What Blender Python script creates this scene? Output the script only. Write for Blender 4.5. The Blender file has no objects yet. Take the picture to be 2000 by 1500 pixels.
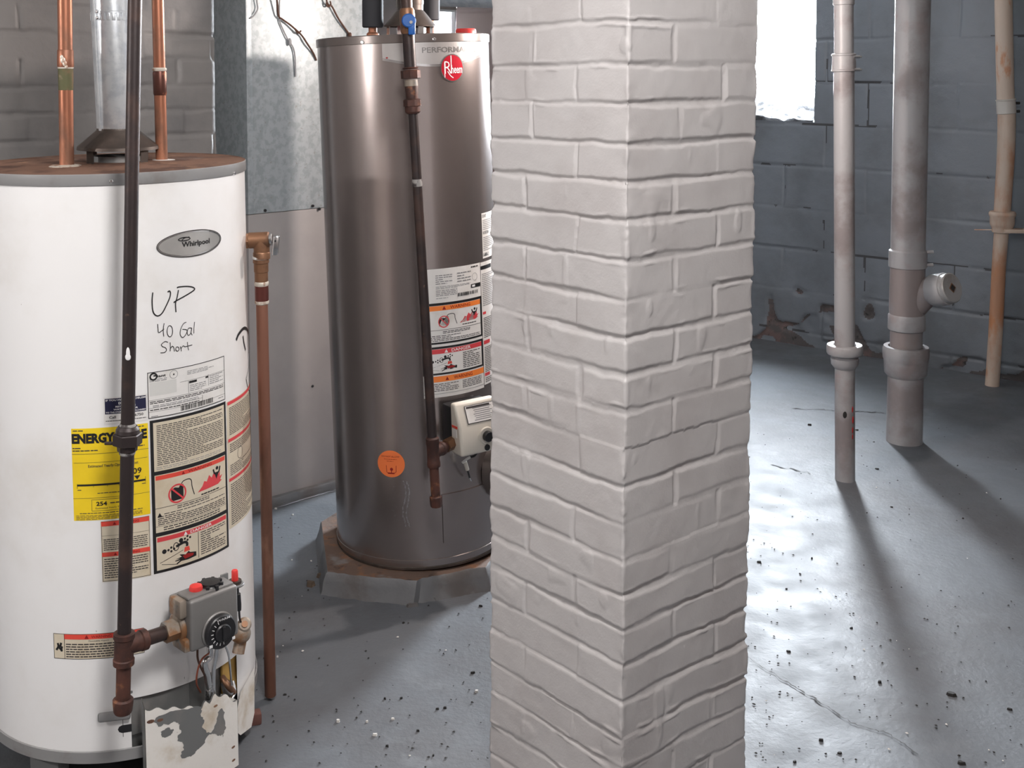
import bpy, bmesh, math, random
import numpy as np
from mathutils import Vector, Matrix

random.seed(7)
SC = bpy.context.scene
COL = SC.collection
PI = math.pi
V = Vector

# ------------------------------------------------------------------ camera
F, CX, CY, PITCH, EYE = 2300.0, 900.0, 286.2, math.radians(3.885), 1.36
cd = bpy.data.cameras.new('camera')
cd.sensor_fit = 'HORIZONTAL'; cd.sensor_width = 36.0
cd.lens = F * 36.0 / 2000.0
cd.shift_x = (1000 - CX) / 2000.0
cd.shift_y = (CY - 750) / 2000.0
cd.clip_start = 0.02
cam = bpy.data.objects.new('camera', cd); COL.objects.link(cam)
cam.location = (0, 0, EYE); cam.rotation_euler = (PI / 2 - PITCH, 0, 0)
SC.camera = cam

# ------------------------------------------------------------------ light
SC.view_settings.view_transform = 'Standard'
SC.view_settings.look = 'None'
SC.view_settings.gamma = 1.0
SC.view_settings.use_curve_mapping = False
SC.view_settings.exposure = 0.0
SC.cycles.use_denoising = True
SC.cycles.max_bounces = 8
SC.cycles.sample_clamp_indirect = 6.0

SKY_STRENGTH = 290.0
w = bpy.data.worlds.new('overcast_sky'); SC.world = w; w.use_nodes = True
bg = w.node_tree.nodes['Background']
bg.inputs[0].default_value = (0.86, 0.93, 1.0, 1); bg.inputs[1].default_value = SKY_STRENGTH


def lamp(name, kind, loc, power, color, size=0.06, rot=None, portal=False, sx=1, sy=1):
    l = bpy.data.lights.new(name, kind); l.energy = power; l.color = color
    if kind == 'AREA':
        l.shape = 'RECTANGLE'; l.size = sx; l.size_y = sy
        l.cycles.is_portal = portal
    else:
        l.shadow_soft_size = size
    o = bpy.data.objects.new(name, l); COL.objects.link(o); o.location = loc
    if rot is not None:
        o.rotation_euler = rot
    return o


# unseen bulbs with no mesh
lamp('unseen_bulb', 'POINT', (0.17, 0.82, 2.18), 124, (1.0, 0.965, 0.945), 0.22)  # added overhead fill, brightens the room and the top of the pillar
lamp('unseen_bulb', 'POINT', (-2.4, 0.85, 1.60), 86, (1.0, 0.96, 0.94), 0.04)
lamp('unseen_bulb', 'POINT', (1.25, -0.9, 2.0), 26, (1.0, 0.95, 0.92), 0.06)  # added fill lamp, lifts the fronts from the right
lamp('bare_bulb', 'POINT', (0.50, 3.17, 1.53), 46, (1.0, 0.87, 0.80), 0.03)       # hangs behind the pillar


# ------------------------------------------------------------------ projection helpers
cp_, sp_ = math.cos(PITCH), math.sin(PITCH)
ORG = V((0, 0, EYE))


def ray(px, py):
    a = (px - CX) / F; b = (CY - py) / F
    return V((a, cp_ + b * sp_, -sp_ + b * cp_))


def atY(px, py, Y):
    d = ray(px, py); return ORG + d * (Y / d.y)


def atZ(px, py, z=0.0):
    d = ray(px, py); return ORG + d * ((z - EYE) / d.z)


def atPlane(px, py, o, n):
    d = ray(px, py); return ORG + d * ((o - ORG).dot(n) / d.dot(n))


def zat(py, Y):
    k = (CY - py) / F
    return EYE + (k * Y * cp_ - Y * sp_) / (cp_ + k * sp_)


def pyz(z, Y):
    q = z - EYE
    return CY - F * (Y * sp_ + q * cp_) / (Y * cp_ - q * sp_)


# ------------------------------------------------------------------ materials
MATS = {}


def pm(name, base, rough=0.5, metal=0.0, mix=(), bump=(), spec=0.5, coat=0.0, rvar=0.0, stretch=None, alpha=1.0):
    """principled + any number of noise-masked colours (color, scale, lo, hi[, rough, metal]) + bumps (scale, dist)"""
    if name in MATS:
        return MATS[name]
    m = bpy.data.materials.new(name); m.use_nodes = True
    nt = m.node_tree; N = nt.nodes; L = nt.links
    bs = N['Principled BSDF']
    bs.inputs['Base Color'].default_value = (*base, 1)
    bs.inputs['Roughness'].default_value = rough
    bs.inputs['Metallic'].default_value = metal
    bs.inputs['Specular IOR Level'].default_value = spec
    bs.inputs['Coat Weight'].default_value = coat
    bs.inputs['Alpha'].default_value = alpha
    tc = N.new('ShaderNodeTexCoord'); vec = tc.outputs['Object']
    if stretch:
        mp = N.new('ShaderNodeMapping'); mp.inputs['Scale'].default_value = stretch
        L.new(vec, mp.inputs[0]); vec = mp.outputs[0]

    def noise(scale, detail=6, off=0.0, rg=0.6):
        n = N.new('ShaderNodeTexNoise'); n.inputs['Scale'].default_value = scale
        n.inputs['Detail'].default_value = detail; n.inputs['Roughness'].default_value = rg
        if off:
            a = N.new('ShaderNodeVectorMath'); a.operation = 'ADD'; a.inputs[1].default_value = (off, off * 1.7, off * 0.3)
            L.new(vec, a.inputs[0]); L.new(a.outputs[0], n.inputs['Vector'])
        else:
            L.new(vec, n.inputs['Vector'])
        return n.outputs['Fac']
    colr = None; rsock = None; msock = None
    for i, t in enumerate(mix):
        c, sc, lo, hi = t[:4]
        mr = N.new('ShaderNodeMapRange'); mr.interpolation_type = 'SMOOTHSTEP'
        mr.inputs[1].default_value = lo; mr.inputs[2].default_value = hi
        L.new(noise(sc, 7, 3.1 * (i + 1)), mr.inputs[0])
        mx = N.new('ShaderNodeMix'); mx.data_type = 'RGBA'
        L.new(mr.outputs[0], mx.inputs['Factor'])
        if colr is None:
            mx.inputs['A'].default_value = (*base, 1)
        else:
            L.new(colr, mx.inputs['A'])
        mx.inputs['B'].default_value = (*c, 1)
        colr = mx.outputs['Result']
        if len(t) > 4:
            for idx, (prev, basev) in ((4, (rsock, rough)), (5, (msock, metal))):
                if len(t) > idx:
                    mf = N.new('ShaderNodeMix'); mf.data_type = 'FLOAT'
                    L.new(mr.outputs[0], mf.inputs['Factor'])
                    if prev is None:
                        mf.inputs['A'].default_value = basev
                    else:
                        L.new(prev, mf.inputs['A'])
                    mf.inputs['B'].default_value = t[idx]
                    if idx == 4:
                        rsock = mf.outputs['Result']
                    else:
                        msock = mf.outputs['Result']
    if colr is not None:
        L.new(colr, bs.inputs['Base Color'])
    if rvar and rsock is None:
        mr = N.new('ShaderNodeMapRange'); mr.inputs[3].default_value = rough - rvar; mr.inputs[4].default_value = rough + rvar
        mr.inputs[1].default_value = 0.3; mr.inputs[2].default_value = 0.7
        L.new(noise(9, 5, 17), mr.inputs[0]); rsock = mr.outputs[0]
    if rsock is not None:
        L.new(rsock, bs.inputs['Roughness'])
    if msock is not None:
        L.new(msock, bs.inputs['Metallic'])
    prevn = None
    for i, (sc, dist) in enumerate(bump):
        b = N.new('ShaderNodeBump'); b.inputs['Strength'].default_value = 1.0
        b.inputs['Distance'].default_value = dist
        L.new(noise(sc, 4, 29.0 * (i + 1)), b.inputs['Height'])
        if prevn is not None:
            L.new(prevn, b.inputs['Normal'])
        prevn = b.outputs[0]
    if prevn is not None:
        L.new(prevn, bs.inputs['Normal'])
    MATS[name] = m
    return m


BLACK = pm('ink_black', (0.012, 0.012, 0.013), 0.5)
DARKTXT = pm('ink_text', (0.05, 0.045, 0.045), 0.6)
GREYTXT = pm('ink_grey', (0.22, 0.22, 0.23), 0.6)
WHITEP = pm('paper_white', (0.78, 0.77, 0.75), 0.45, mix=[((0.66, 0.64, 0.6), 14, 0.5, 0.75)])
BEIGE = pm('paper_beige', (0.66, 0.59, 0.46), 0.45, mix=[((0.58, 0.49, 0.35), 12, 0.5, 0.75)])
YELLOW = pm('paper_yellow', (0.86, 0.62, 0.02), 0.4, mix=[((0.8, 0.57, 0.02), 10, 0.4, 0.7)])
REDINK = pm('ink_red', (0.72, 0.075, 0.05), 0.45)
PINKRED = pm('ink_pinkred', (0.66, 0.06, 0.07), 0.45)
DARKRED = pm('ink_darkred', (0.28, 0.01, 0.01), 0.5)
ORANGE = pm('ink_orange', (0.90, 0.24, 0.045), 0.45)
NAVY = pm('ink_navy', (0.016, 0.017, 0.05), 0.4)
WHITEINK = pm('ink_white', (0.82, 0.82, 0.82), 0.4)
ENAMEL = pm('white_enamel', (0.84, 0.84, 0.84), 0.28, mix=[((0.73, 0.71, 0.68), 3.0, 0.45, 0.75), ((0.10, 0.07, 0.05), 46, 0.735, 0.755)], bump=[(5, 0.0012)])
RIMGREY = pm('grey_rim_paint', (0.30, 0.30, 0.30), 0.35, 0.2, mix=[((0.22, 0.2, 0.19), 9, 0.5, 0.7)])
RUSTTOP = pm('rusty_steel', (0.185, 0.095, 0.06), 0.8, 0.1, mix=[((0.09, 0.04, 0.025), 14, 0.45, 0.65), ((0.30, 0.17, 0.10), 22, 0.58, 0.7), ((0.22, 0.18, 0.16), 8, 0.6, 0.75)], bump=[(60, 0.0012)])
IRON = pm('black_iron', (0.035, 0.026, 0.026), 0.45, 0.35, mix=[((0.07, 0.042, 0.035), 12, 0.45, 0.68), ((0.13, 0.08, 0.06), 60, 0.66, 0.74)], bump=[(90, 0.0004)])
RUSTIRON = pm('rusted_iron', (0.105, 0.042, 0.03), 0.6, 0.25, mix=[((0.05, 0.024, 0.02), 16, 0.45, 0.65), ((0.24, 0.10, 0.05), 25, 0.6, 0.72)], bump=[(70, 0.0007)])
COPPER = pm('aged_copper', (0.33, 0.135, 0.08), 0.40, 0.7, mix=[((0.20, 0.095, 0.06), 13, 0.44, 0.60, 0.55, 0.5), ((0.22, 0.16, 0.10), 22, 0.58, 0.70, 0.7, 0.2), ((0.46, 0.19, 0.11), 9, 0.60, 0.72)], stretch=(1, 1, 0.4), bump=[(60, 0.0003)])
COPPERDULL = pm('dull_copper', (0.27, 0.125, 0.085), 0.5, 0.6, mix=[((0.17, 0.085, 0.06), 9, 0.45, 0.65), ((0.34, 0.19, 0.13), 14, 0.58, 0.7)], stretch=(1, 1, 0.3))
GREEN = pm('verdigris', (0.19, 0.115, 0.065), 0.7, 0.3, mix=[((0.105, 0.105, 0.05), 16, 0.50, 0.62), ((0.26, 0.2, 0.13), 30, 0.58, 0.68)])
SOLDER = pm('solder_flux', (0.68, 0.63, 0.55), 0.5, 0.4, mix=[((0.35, 0.2, 0.13), 40, 0.5, 0.62)])
BRASS = pm('dull_brass', (0.26, 0.135, 0.075), 0.45, 0.6, mix=[((0.15, 0.08, 0.05), 22, 0.45, 0.65)], bump=[(80, 0.0004)])
SEAL = pm('grey_thread_sealant', (0.30, 0.29, 0.28), 0.6, mix=[((0.06, 0.05, 0.05), 60, 0.48, 0.6)])
CHROME = pm('bright_metal', (0.72, 0.72, 0.72), 0.22, 1.0)
GALV = pm('galvanized_flue', (0.70, 0.735, 0.76), 0.34, 0.55, mix=[((0.56, 0.60, 0.64), 34, 0.42, 0.6)], bump=[(26, 0.0006)])
PLASTICRED = pm('red_plastic', (0.62, 0.04, 0.035), 0.4)
BLACKPL = pm('black_plastic', (0.014, 0.014, 0.016), 0.38)
FOAM = pm('black_foam_insulation', (0.022, 0.023, 0.028), 0.75)
BLUEPL = pm('blue_plastic', (0.015, 0.11, 0.40), 0.42)
PIPEGREY = pm('grey_painted_iron', (0.30, 0.295, 0.30), 0.42, mix=[((0.20, 0.175, 0.175), 5, 0.45, 0.65), ((0.28, 0.23, 0.225), 9, 0.55, 0.75)], bump=[(45, 0.0005)])
PIPECREAM = pm('cream_painted_pipe', (0.52, 0.42, 0.34), 0.5, mix=[((0.42, 0.22, 0.13), 5, 0.5, 0.66), ((0.46, 0.20, 0.09), 12, 0.58, 0.7)], stretch=(1, 1, 0.4), bump=[(40, 0.0006)])
BROWNSTEEL = pm('brown_enamel', (0.365, 0.318, 0.303), 0.26, 0.85, mix=[((0.33, 0.283, 0.27), 4, 0.4, 0.7)], bump=[(4, 0.0006)], coat=0.25)
BROWNRIM = pm('brown_rim', (0.17, 0.145, 0.135), 0.28, 0.5)
DARKSTEEL = pm('sooty_steel', (0.075, 0.06, 0.052), 0.5, 0.6, mix=[((0.13, 0.10, 0.085), 12, 0.45, 0.7)])
CASTGREY = pm('cast_aluminium', (0.22, 0.215, 0.21), 0.5, 0.4, mix=[((0.30, 0.2, 0.11), 12, 0.6, 0.72)], bump=[(120, 0.0003)])
CASTTAN = pm('stained_casting', (0.30, 0.255, 0.21), 0.55, 0.3, mix=[((0.26, 0.13, 0.06), 20, 0.48, 0.62), ((0.2, 0.19, 0.18), 30, 0.55, 0.65)])
BAREGREY = pm('bare_grey_sheet', (0.20, 0.205, 0.205), 0.5, 0.3, mix=[((0.26, 0.25, 0.24), 10, 0.5, 0.7)])
PEELWHITE = pm('peeling_white_paint', (0.84, 0.815, 0.77), 0.42, mix=[((0.60, 0.52, 0.41), 9, 0.52, 0.72), ((0.15, 0.07, 0.04), 30, 0.70, 0.73)], bump=[(30, 0.0012)])
DUCT = pm('spangled_duct', (0.49, 0.53, 0.545), 0.45, 0.35, mix=[((0.39, 0.43, 0.445), 48, 0.42, 0.6), ((0.36, 0.36, 0.35), 85, 0.63, 0.68)], bump=[(3, 0.004)])
CABINET = pm('furnace_cabinet_paint', (0.36, 0.335, 0.325), 0.5, mix=[((0.31, 0.29, 0.285), 3, 0.4, 0.7)], bump=[(2.2, 0.004)])
IVORY = pm('ivory_plastic', (0.70, 0.66, 0.58), 0.4)
LABELSILVER = pm('silver_band', (0.55, 0.53, 0.52), 0.28, 0.55)
BADGERED = pm('badge_red', (0.50, 0.012, 0.03), 0.25, 0.2, coat=0.5)
BADGESILVER = pm('badge_silver', (0.46, 0.455, 0.44), 0.3, 0.5, mix=[((0.5, 0.49, 0.47), 20, 0.4, 0.7)])
STICKERORANGE = pm('sticker_orange', (0.86, 0.20, 0.055), 0.5)
INSUL = pm('yellow_fibre', (0.45, 0.28, 0.08), 0.9)
WIRE = pm('rusty_wire', (0.10, 0.05, 0.035), 0.6, 0.4)
GREYCABLE = pm('grey_cable', (0.30, 0.30, 0.31), 0.5)
CHIP = pm('dark_chip', (0.02, 0.018, 0.017), 0.7)
WHITECHIP = pm('white_chip', (0.62, 0.6, 0.57), 0.6)
PILLARPAINT = pm('warm_grey_brick_paint', (0.46, 0.443, 0.441), 0.42, mix=[((0.42, 0.398, 0.395), 6, 0.42, 0.68)], bump=[(60, 0.0006), (260, 0.00025)])
WALLBRICKPAINT = pm('grey_brick_paint', (0.215, 0.205, 0.20), 0.5, mix=[((0.17, 0.165, 0.165), 5, 0.42, 0.68)], bump=[(70, 0.0008)])
BLOCKPAINT = pm('blue_grey_block_paint', (0.138, 0.156, 0.178), 0.55, mix=[((0.11, 0.123, 0.136), 3, 0.42, 0.66), ((0.05, 0.05, 0.05), 9, 0.70, 0.75)], bump=[(45, 0.0012), (200, 0.0004)])
JOINTDARK = pm('open_dark_joint', (0.05, 0.052, 0.056), 0.8, bump=[(60, 0.002)])
RUBBLE = pm('crumbled_plaster', (0.075, 0.068, 0.068), 0.85, mix=[((0.13, 0.09, 0.085), 9, 0.5, 0.62), ((0.03, 0.03, 0.03), 25, 0.58, 0.66)], bump=[(40, 0.004)])
FARPAINT = pm('old_brown_wall_paint', (0.50, 0.41, 0.385), 0.6, bump=[(30, 0.001)])
PLAINWALL = pm('brown_grey_wall_paint', (0.30, 0.26, 0.245), 0.6, bump=[(30, 0.001)])
CEILPAINT = pm('ceiling_paint', (0.36, 0.35, 0.34), 0.7)
FLOORPAINT = pm('grey_floor_paint', (0.122, 0.133, 0.147), 0.52, mix=[((0.104, 0.108, 0.116), 2.5, 0.42, 0.66), ((0.142, 0.152, 0.164), 7, 0.55, 0.72), ((0.06, 0.058, 0.055), 95, 0.725, 0.75)], bump=[(26, 0.0010), (75, 0.0011), (240, 0.0003)], rvar=0.08, spec=0.24)
PADPAINT = pm('pad_paint', (0.155, 0.158, 0.165), 0.55, mix=[((0.115, 0.105, 0.10), 6, 0.45, 0.65)], bump=[(30, 0.002)])
CRACKM = pm('crack_dark', (0.06, 0.062, 0.065), 0.8)
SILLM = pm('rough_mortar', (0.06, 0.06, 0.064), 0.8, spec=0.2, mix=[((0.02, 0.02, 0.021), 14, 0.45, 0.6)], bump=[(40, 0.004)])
BAFFLEM = pm('pale_baffle', (0.45, 0.45, 0.45), 0.8, bump=[(30, 0.002)])
FRAMEM = pm('window_frame_paint', (0.6, 0.6, 0.6), 0.5)
GLASS = bpy.data.materials.new('window_glass'); GLASS.use_nodes = True
_n = GLASS.node_tree.nodes; _l = GLASS.node_tree.links; _n.clear()
_o = _n.new('ShaderNodeOutputMaterial'); _t = _n.new('ShaderNodeBsdfTransparent'); _g = _n.new('ShaderNodeBsdfGlossy'); _m = _n.new('ShaderNodeMixShader')
_g.inputs['Roughness'].default_value = 0.02; _m.inputs[0].default_value = 0.05
_l.new(_t.outputs[0], _m.inputs[1]); _l.new(_g.outputs[0], _m.inputs[2]); _l.new(_m.outputs[0], _o.inputs[0])

# ------------------------------------------------------------------ object helpers
OFF = {}


def props(o, label=None, cat=None, group=None, kind=None):
    if label: o['label'] = label
    if cat: o['category'] = cat
    if group: o['group'] = group
    if kind: o['kind'] = kind


def thing(name, label, cat, loc, group=None, kind=None):
    o = bpy.data.objects.new(name, None); COL.objects.link(o)
    o.location = loc; o.empty_display_size = 0.05
    OFF[o.name] = V(loc); props(o, label, cat, group, kind)
    return o


class Fr:
    """a local frame"""
    def __init__(s, o, x, y, z):
        s.o, s.x, s.y, s.z = V(o), V(x), V(y), V(z)

    def P(s, a, b, c):
        return s.o + s.x * a + s.y * b + s.z * c


WORLD = Fr((0, 0, 0), (1, 0, 0), (0, 1, 0), (0, 0, 1))


def perp(ax):
    ax = ax.normalized(); u = V((1, 0, 0)) if abs(ax.x) < 0.8 else V((0, 1, 0))
    e1 = (u - ax * u.dot(ax)).normalized()
    return e1, ax.cross(e1)


class MB:
    def __init__(s):
        s.v, s.f, s.m, s.mats = [], [], [], []

    def mi(s, mat):
        if mat not in s.mats: s.mats.append(mat)
        return s.mats.index(mat)

    def add(s, vs, fs, mat):
        b = len(s.v); i = s.mi(mat)
        s.v.extend(tuple(p) for p in vs)
        for f in fs:
            s.f.append(tuple(b + k for k in f)); s.m.append(i)

    def box(s, fr, a, b, mat, bevel=0.0, seg=2, twist=None):
        """box from local corner a to local corner b in frame fr"""
        bm = bmesh.new(); bmesh.ops.create_cube(bm, size=1)
        for v in bm.verts:
            v.co = V([a[i] + (b[i] - a[i]) * (v.co[i] + 0.5) for i in range(3)])
        if bevel:
            bmesh.ops.bevel(bm, geom=bm.edges[:], offset=bevel, segments=seg, profile=0.5, affect='EDGES')
        bm.verts.index_update()
        det = fr.x.cross(fr.y).dot(fr.z)
        s.add([fr.P(*v.co) for v in bm.verts], [[v.index for v in (f.verts if det > 0 else reversed(f.verts[:]))] for f in bm.faces], mat)
        bm.free()

    def rings(s, cs, rs, e1, e2, mat, seg=32, caps=True, twist=0.0):
        vs = []
        for c, r in zip(cs, rs):
            for k in range(seg):
                t = 2 * PI * k / seg + twist
                vs.append(c + e1 * (r * math.cos(t)) + e2 * (r * math.sin(t)))
        fs = []
        for i in range(len(cs) - 1):
            for k in range(seg):
                k2 = (k + 1) % seg
                fs.append((i * seg + k, i * seg + k2, (i + 1) * seg + k2, (i + 1) * seg + k))
        if caps:
            fs.append(tuple(reversed(range(seg)))); n = (len(cs) - 1) * seg
            fs.append(tuple(n + k for k in range(seg)))
        s.add(vs, fs, mat)

    def cyl(s, p0, p1, r, mat, r1=None, seg=28, bevel=0.0, caps=True):
        p0, p1 = V(p0), V(p1); ax = (p1 - p0); L = ax.length; ax = ax / L; e1, e2 = perp(ax)
        r1 = r if r1 is None else r1
        if bevel:
            s.rings([p0, p0 + ax * bevel, p1 - ax * bevel, p1], [r - bevel, r, r1, r1 - bevel], e1, e2, mat, seg, caps)
        else:
            s.rings([p0, p1], [r, r1], e1, e2, mat, seg, caps)

    def lathe(s, o, ax, prof, mat, seg=48, caps=True, twist=0.0):
        ax = V(ax).normalized(); e1, e2 = perp(ax); o = V(o)
        s.rings([o + ax * h for r, h in prof], [max(r, 1e-5) for r, h in prof], e1, e2, mat, seg, caps, twist)

    def tube(s, pts, r, mat, seg=10, smooth=0):
        pts = [V(p) for p in pts]
        if smooth: pts = catmull(pts, smooth)
        n = len(pts); rs = [r] * n if not isinstance(r, (list, tuple)) else list(np.interp(np.linspace(0, 1, n), np.linspace(0, 1, len(r)), r))
        t0 = (pts[1] - pts[0]).normalized(); e1, e2 = perp(t0); vs = []
        for i, p in enumerate(pts):
            t = (pts[min(i + 1, n - 1)] - pts[max(i - 1, 0)])
            if t.length < 1e-9: t = t0
            t = t.normalized()
            e1 = (e1 - t * e1.dot(t)).normalized(); e2 = t.cross(e1)
            for k in range(seg):
                a = 2 * PI * k / seg
                vs.append(p + e1 * (rs[i] * math.cos(a)) + e2 * (rs[i] * math.sin(a)))
        fs = []
        for i in range(n - 1):
            for k in range(seg):
                k2 = (k + 1) % seg
                fs.append((i * seg + k, i * seg + k2, (i + 1) * seg + k2, (i + 1) * seg + k))
        fs.append(tuple(reversed(range(seg)))); fs.append(tuple((n - 1) * seg + k for k in range(seg)))
        s.add(vs, fs, mat)

    def sphere(s, c, r, mat, sc=(1, 1, 1), seg=16, fr=WORLD):
        bm = bmesh.new(); bmesh.ops.create_uvsphere(bm, u_segments=seg, v_segments=seg // 2 + 2, radius=1)
        bm.verts.index_update(); c = V(c)
        s.add([c + fr.x * (v.co.x * r * sc[0]) + fr.y * (v.co.y * r * sc[1]) + fr.z * (v.co.z * r * sc[2]) for v in bm.verts], [[v.index for v in f.verts] for f in bm.faces], mat)
        bm.free()

    def prism(s, fr, poly, h0, h1, mat):
        n = len(poly)
        vs = [fr.P(x, y, h0) for x, y in poly] + [fr.P(x, y, h1) for x, y in poly]
        fs = [tuple(reversed(range(n))), tuple(range(n, 2 * n))] + [(k, (k + 1) % n, n + (k + 1) % n, n + k) for k in range(n)]
        s.add(vs, fs, mat)

    def build(s, name, parent=None, label=None, cat=None, group=None, kind=None, sharp=38, smooth=True):
        off = OFF.get(parent.name, V((0, 0, 0))) if parent else V((0, 0, 0))
        loc = V((0, 0, 0))
        if parent is None:
            xs = np.array(s.v); loc = V((float(xs[:, 0].mean()), float(xs[:, 1].mean()), float(xs[:, 2].min())))
            off = loc
        me = bpy.data.meshes.new(name)
        me.from_pydata([(a - off.x, b - off.y, c - off.z) for a, b, c in s.v], [], s.f)
        for m in s.mats: me.materials.append(m)
        me.polygons.foreach_set('material_index', s.m)
        bm = bmesh.new(); bm.from_mesh(me)
        bmesh.ops.recalc_face_normals(bm, faces=bm.faces[:]); bm.to_mesh(me); bm.free()
        if smooth:
            me.polygons.foreach_set('use_smooth', [True] * len(me.polygons))
            me.set_sharp_from_angle(angle=math.radians(sharp))
        o = bpy.data.objects.new(name, me); COL.objects.link(o)
        if parent: o.parent = parent
        else: o.location = loc
        OFF[o.name] = off
        props(o, label, cat, group, kind)
        return o


def catmull(p, n):
    out = []
    for i in range(len(p) - 1):
        a = p[max(i - 1, 0)]; b = p[i]; c = p[i + 1]; d = p[min(i + 2, len(p) - 1)]
        for k in range(n):
            t = k / n
            out.append(0.5 * ((2 * b) + (c - a) * t + (2 * a - 5 * b + 4 * c - d) * t * t + (3 * b - a - 3 * c + d) * t ** 3))
    out.append(p[-1]); return out


class VPipe:
    """an upright pipe through two image points at one distance"""
    def __init__(s, x0, y0, x1, y1, Y0, Y1=None):
        s.a = atY(x0, y0, Y0); s.b = atY(x1, y1, Y0 if Y1 is None else Y1)
        s.ax = (s.a - s.b).normalized()
        if s.ax.z < 0: s.ax = -s.ax

    def z(s, z):
        t = (z - s.b.z) / (s.a.z - s.b.z); return s.b.lerp(s.a, t)

    def at(s, py):
        p = s.a
        for _ in range(4):
            p = s.z(zat(py, p.y))
        return p

    def prof(s, mb, pr, mat, seg=32, caps=True, twist=0.0):
        """pr: (image row or world point, radius)"""
        e1, e2 = perp(s.ax)
        cs = [p if isinstance(p, Vector) else s.at(p) for p, r in pr]
        mb.rings(cs, [r for p, r in pr], e1, e2, mat, seg, caps, twist)


# value noise on arrays
_RT = np.random.RandomState(11).rand(256, 256)


def vn(x, y, seed=0):
    x = np.asarray(x, float) + seed * 17.31; y = np.asarray(y, float) + seed * 9.77
    xi = np.floor(x).astype(int); yi = np.floor(y).astype(int); fx = x - xi; fy = y - yi
    fx = fx * fx * (3 - 2 * fx); fy = fy * fy * (3 - 2 * fy)
    g = lambda a, b: _RT[a % 256, b % 256]
    return (g(xi, yi) * (1 - fx) + g(xi + 1, yi) * fx) * (1 - fy) + (g(xi, yi + 1) * (1 - fx) + g(xi + 1, yi + 1) * fx) * fy - 0.5


def sstep(x, a, b):
    t = np.clip((x - a) / (b - a), 0, 1); return t * t * (3 - 2 * t)


def fast_mesh(name, verts, quads, mats, parent=None, label=None, cat=None, kind=None, group=None, midx=None):
    me = bpy.data.meshes.new(name)
    verts = np.asarray(verts, np.float32); quads = np.asarray(quads, np.int32)
    loc = V((0, 0, 0))
    if parent: loc = OFF[parent.name]
    verts = verts - np.array(loc, np.float32)
    me.vertices.add(len(verts)); me.vertices.foreach_set('co', verts.ravel())
    me.loops.add(quads.size); me.loops.foreach_set('vertex_index', quads.ravel())
    me.polygons.add(len(quads))
    me.polygons.foreach_set('loop_start', np.arange(0, quads.size, 4, dtype=np.int32))
    for m in mats: me.materials.append(m)
    if midx is not None: me.polygons.foreach_set('material_index', np.asarray(midx, np.int32))
    me.polygons.foreach_set('use_smooth', np.ones(len(quads), bool))
    me.update(calc_edges=True); me.validate()
    o = bpy.data.objects.new(name, me); COL.objects.link(o)
    if parent: o.parent = parent
    OFF[o.name] = loc
    props(o, label, cat, group, kind)
    return o


def gridquads(nu, nv, keep=None):
    i = np.arange(nu - 1); j = np.arange(nv - 1)
    I, J = np.meshgrid(i, j, indexing='ij')
    q = np.stack([I * nv + J, (I + 1) * nv + J, (I + 1) * nv + J + 1, I * nv + J + 1], -1).reshape(-1, 4)
    if keep is not None: q = q[keep.reshape(-1)]
    return q


def brick_height(s, z, edges, vj, joint=0.011, depth=0.0045, seed=0):
    """painted-brick relief. edges: descending/ascending course lines; vj(course index array, s) -> distance to nearest vertical joint and brick id"""
    edges = np.sort(np.asarray(edges))
    zz = z + 0.0062 * vn(s * 8, z * 3, seed) + 0.0032 * vn(s * 34, z * 26, seed + 1) + 0.0018 * vn(s * 95, z * 80, seed + 9)
    k = np.searchsorted(edges, zz)
    lo = edges[np.clip(k - 1, 0, len(edges) - 1)]; hi = edges[np.clip(k, 0, len(edges) - 1)]
    dz = np.minimum(np.abs(zz - lo), np.abs(zz - hi))
    ss = s + 0.006 * vn(s * 6, z * 18, seed + 2) + 0.003 * vn(s * 50, z * 50, seed + 3) + 0.0015 * vn(s * 110, z * 110, seed + 10)
    dv, bid = vj(k, ss)
    jw = joint * np.clip(0.75 + 0.9 * vn(s * 9, z * 9, seed + 4), 0.4, 1.2)
    fh = np.clip(0.60 + 1.7 * vn(s * 7, z * 12, seed + 5), 0.05, 1.15)
    fv = np.clip(0.36 + 1.6 * vn(s * 5, z * 10, seed + 11), 0.0, 1.0)
    ph = fh * (1 - sstep(dz, jw * 0.2, jw * 0.85)); pv = fv * (1 - sstep(dv, jw * 0.2, jw * 0.75))
    d = np.minimum(dz, dv)
    h = -depth * np.maximum(ph, pv)
    lump = np.clip(vn(s * 26, z * 26, seed + 6) * 5 - 0.2, 0, 1.6) * np.clip(0.4 + 2.2 * vn(s * 4, z * 7, seed + 12), 0, 1)
    h += 0.0017 * np.exp(-((d - jw * 0.8) / 0.002) ** 2) * lump
    r = _RT[(bid * 7 + 13) % 256, (k * 31 + 5) % 256] - 0.5
    h += 0.0026 * r
    h += 0.0016 * vn(s * 14, z * 14, seed + 7) + 0.0007 * vn(s * 55, z * 55, seed + 8)
    return h

# ================================================================== THE SETTING
CEIL = 2.3
# ---- floor
def axis_lines(lo, a, b, hi, fine, coarse):
    return np.concatenate([np.arange(lo, a, coarse), np.arange(a, b, fine), np.arange(b, hi + coarse, coarse)])

gx = axis_lines(-5.2, -0.9, 2.7, 6.0, 0.014, 0.3); gy = axis_lines(-3.8, 1.9, 6.2, 7.6, 0.014, 0.3)
GX, GY = np.meshgrid(gx, gy, indexing='ij')
hz = 0.0016 * vn(GX * 1.3, GY * 1.3, 1) + 0.0003 * vn(GX * 6, GY * 6, 2) + 0.0004 * vn(GX * 22, GY * 22, 3)
hz = hz - 0.0016
fast_mesh('floor', np.stack([GX, GY, hz], -1).reshape(-1, 3), gridquads(len(gx), len(gy)), [FLOORPAINT], kind='structure')
floor = bpy.data.objects['floor']


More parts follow.
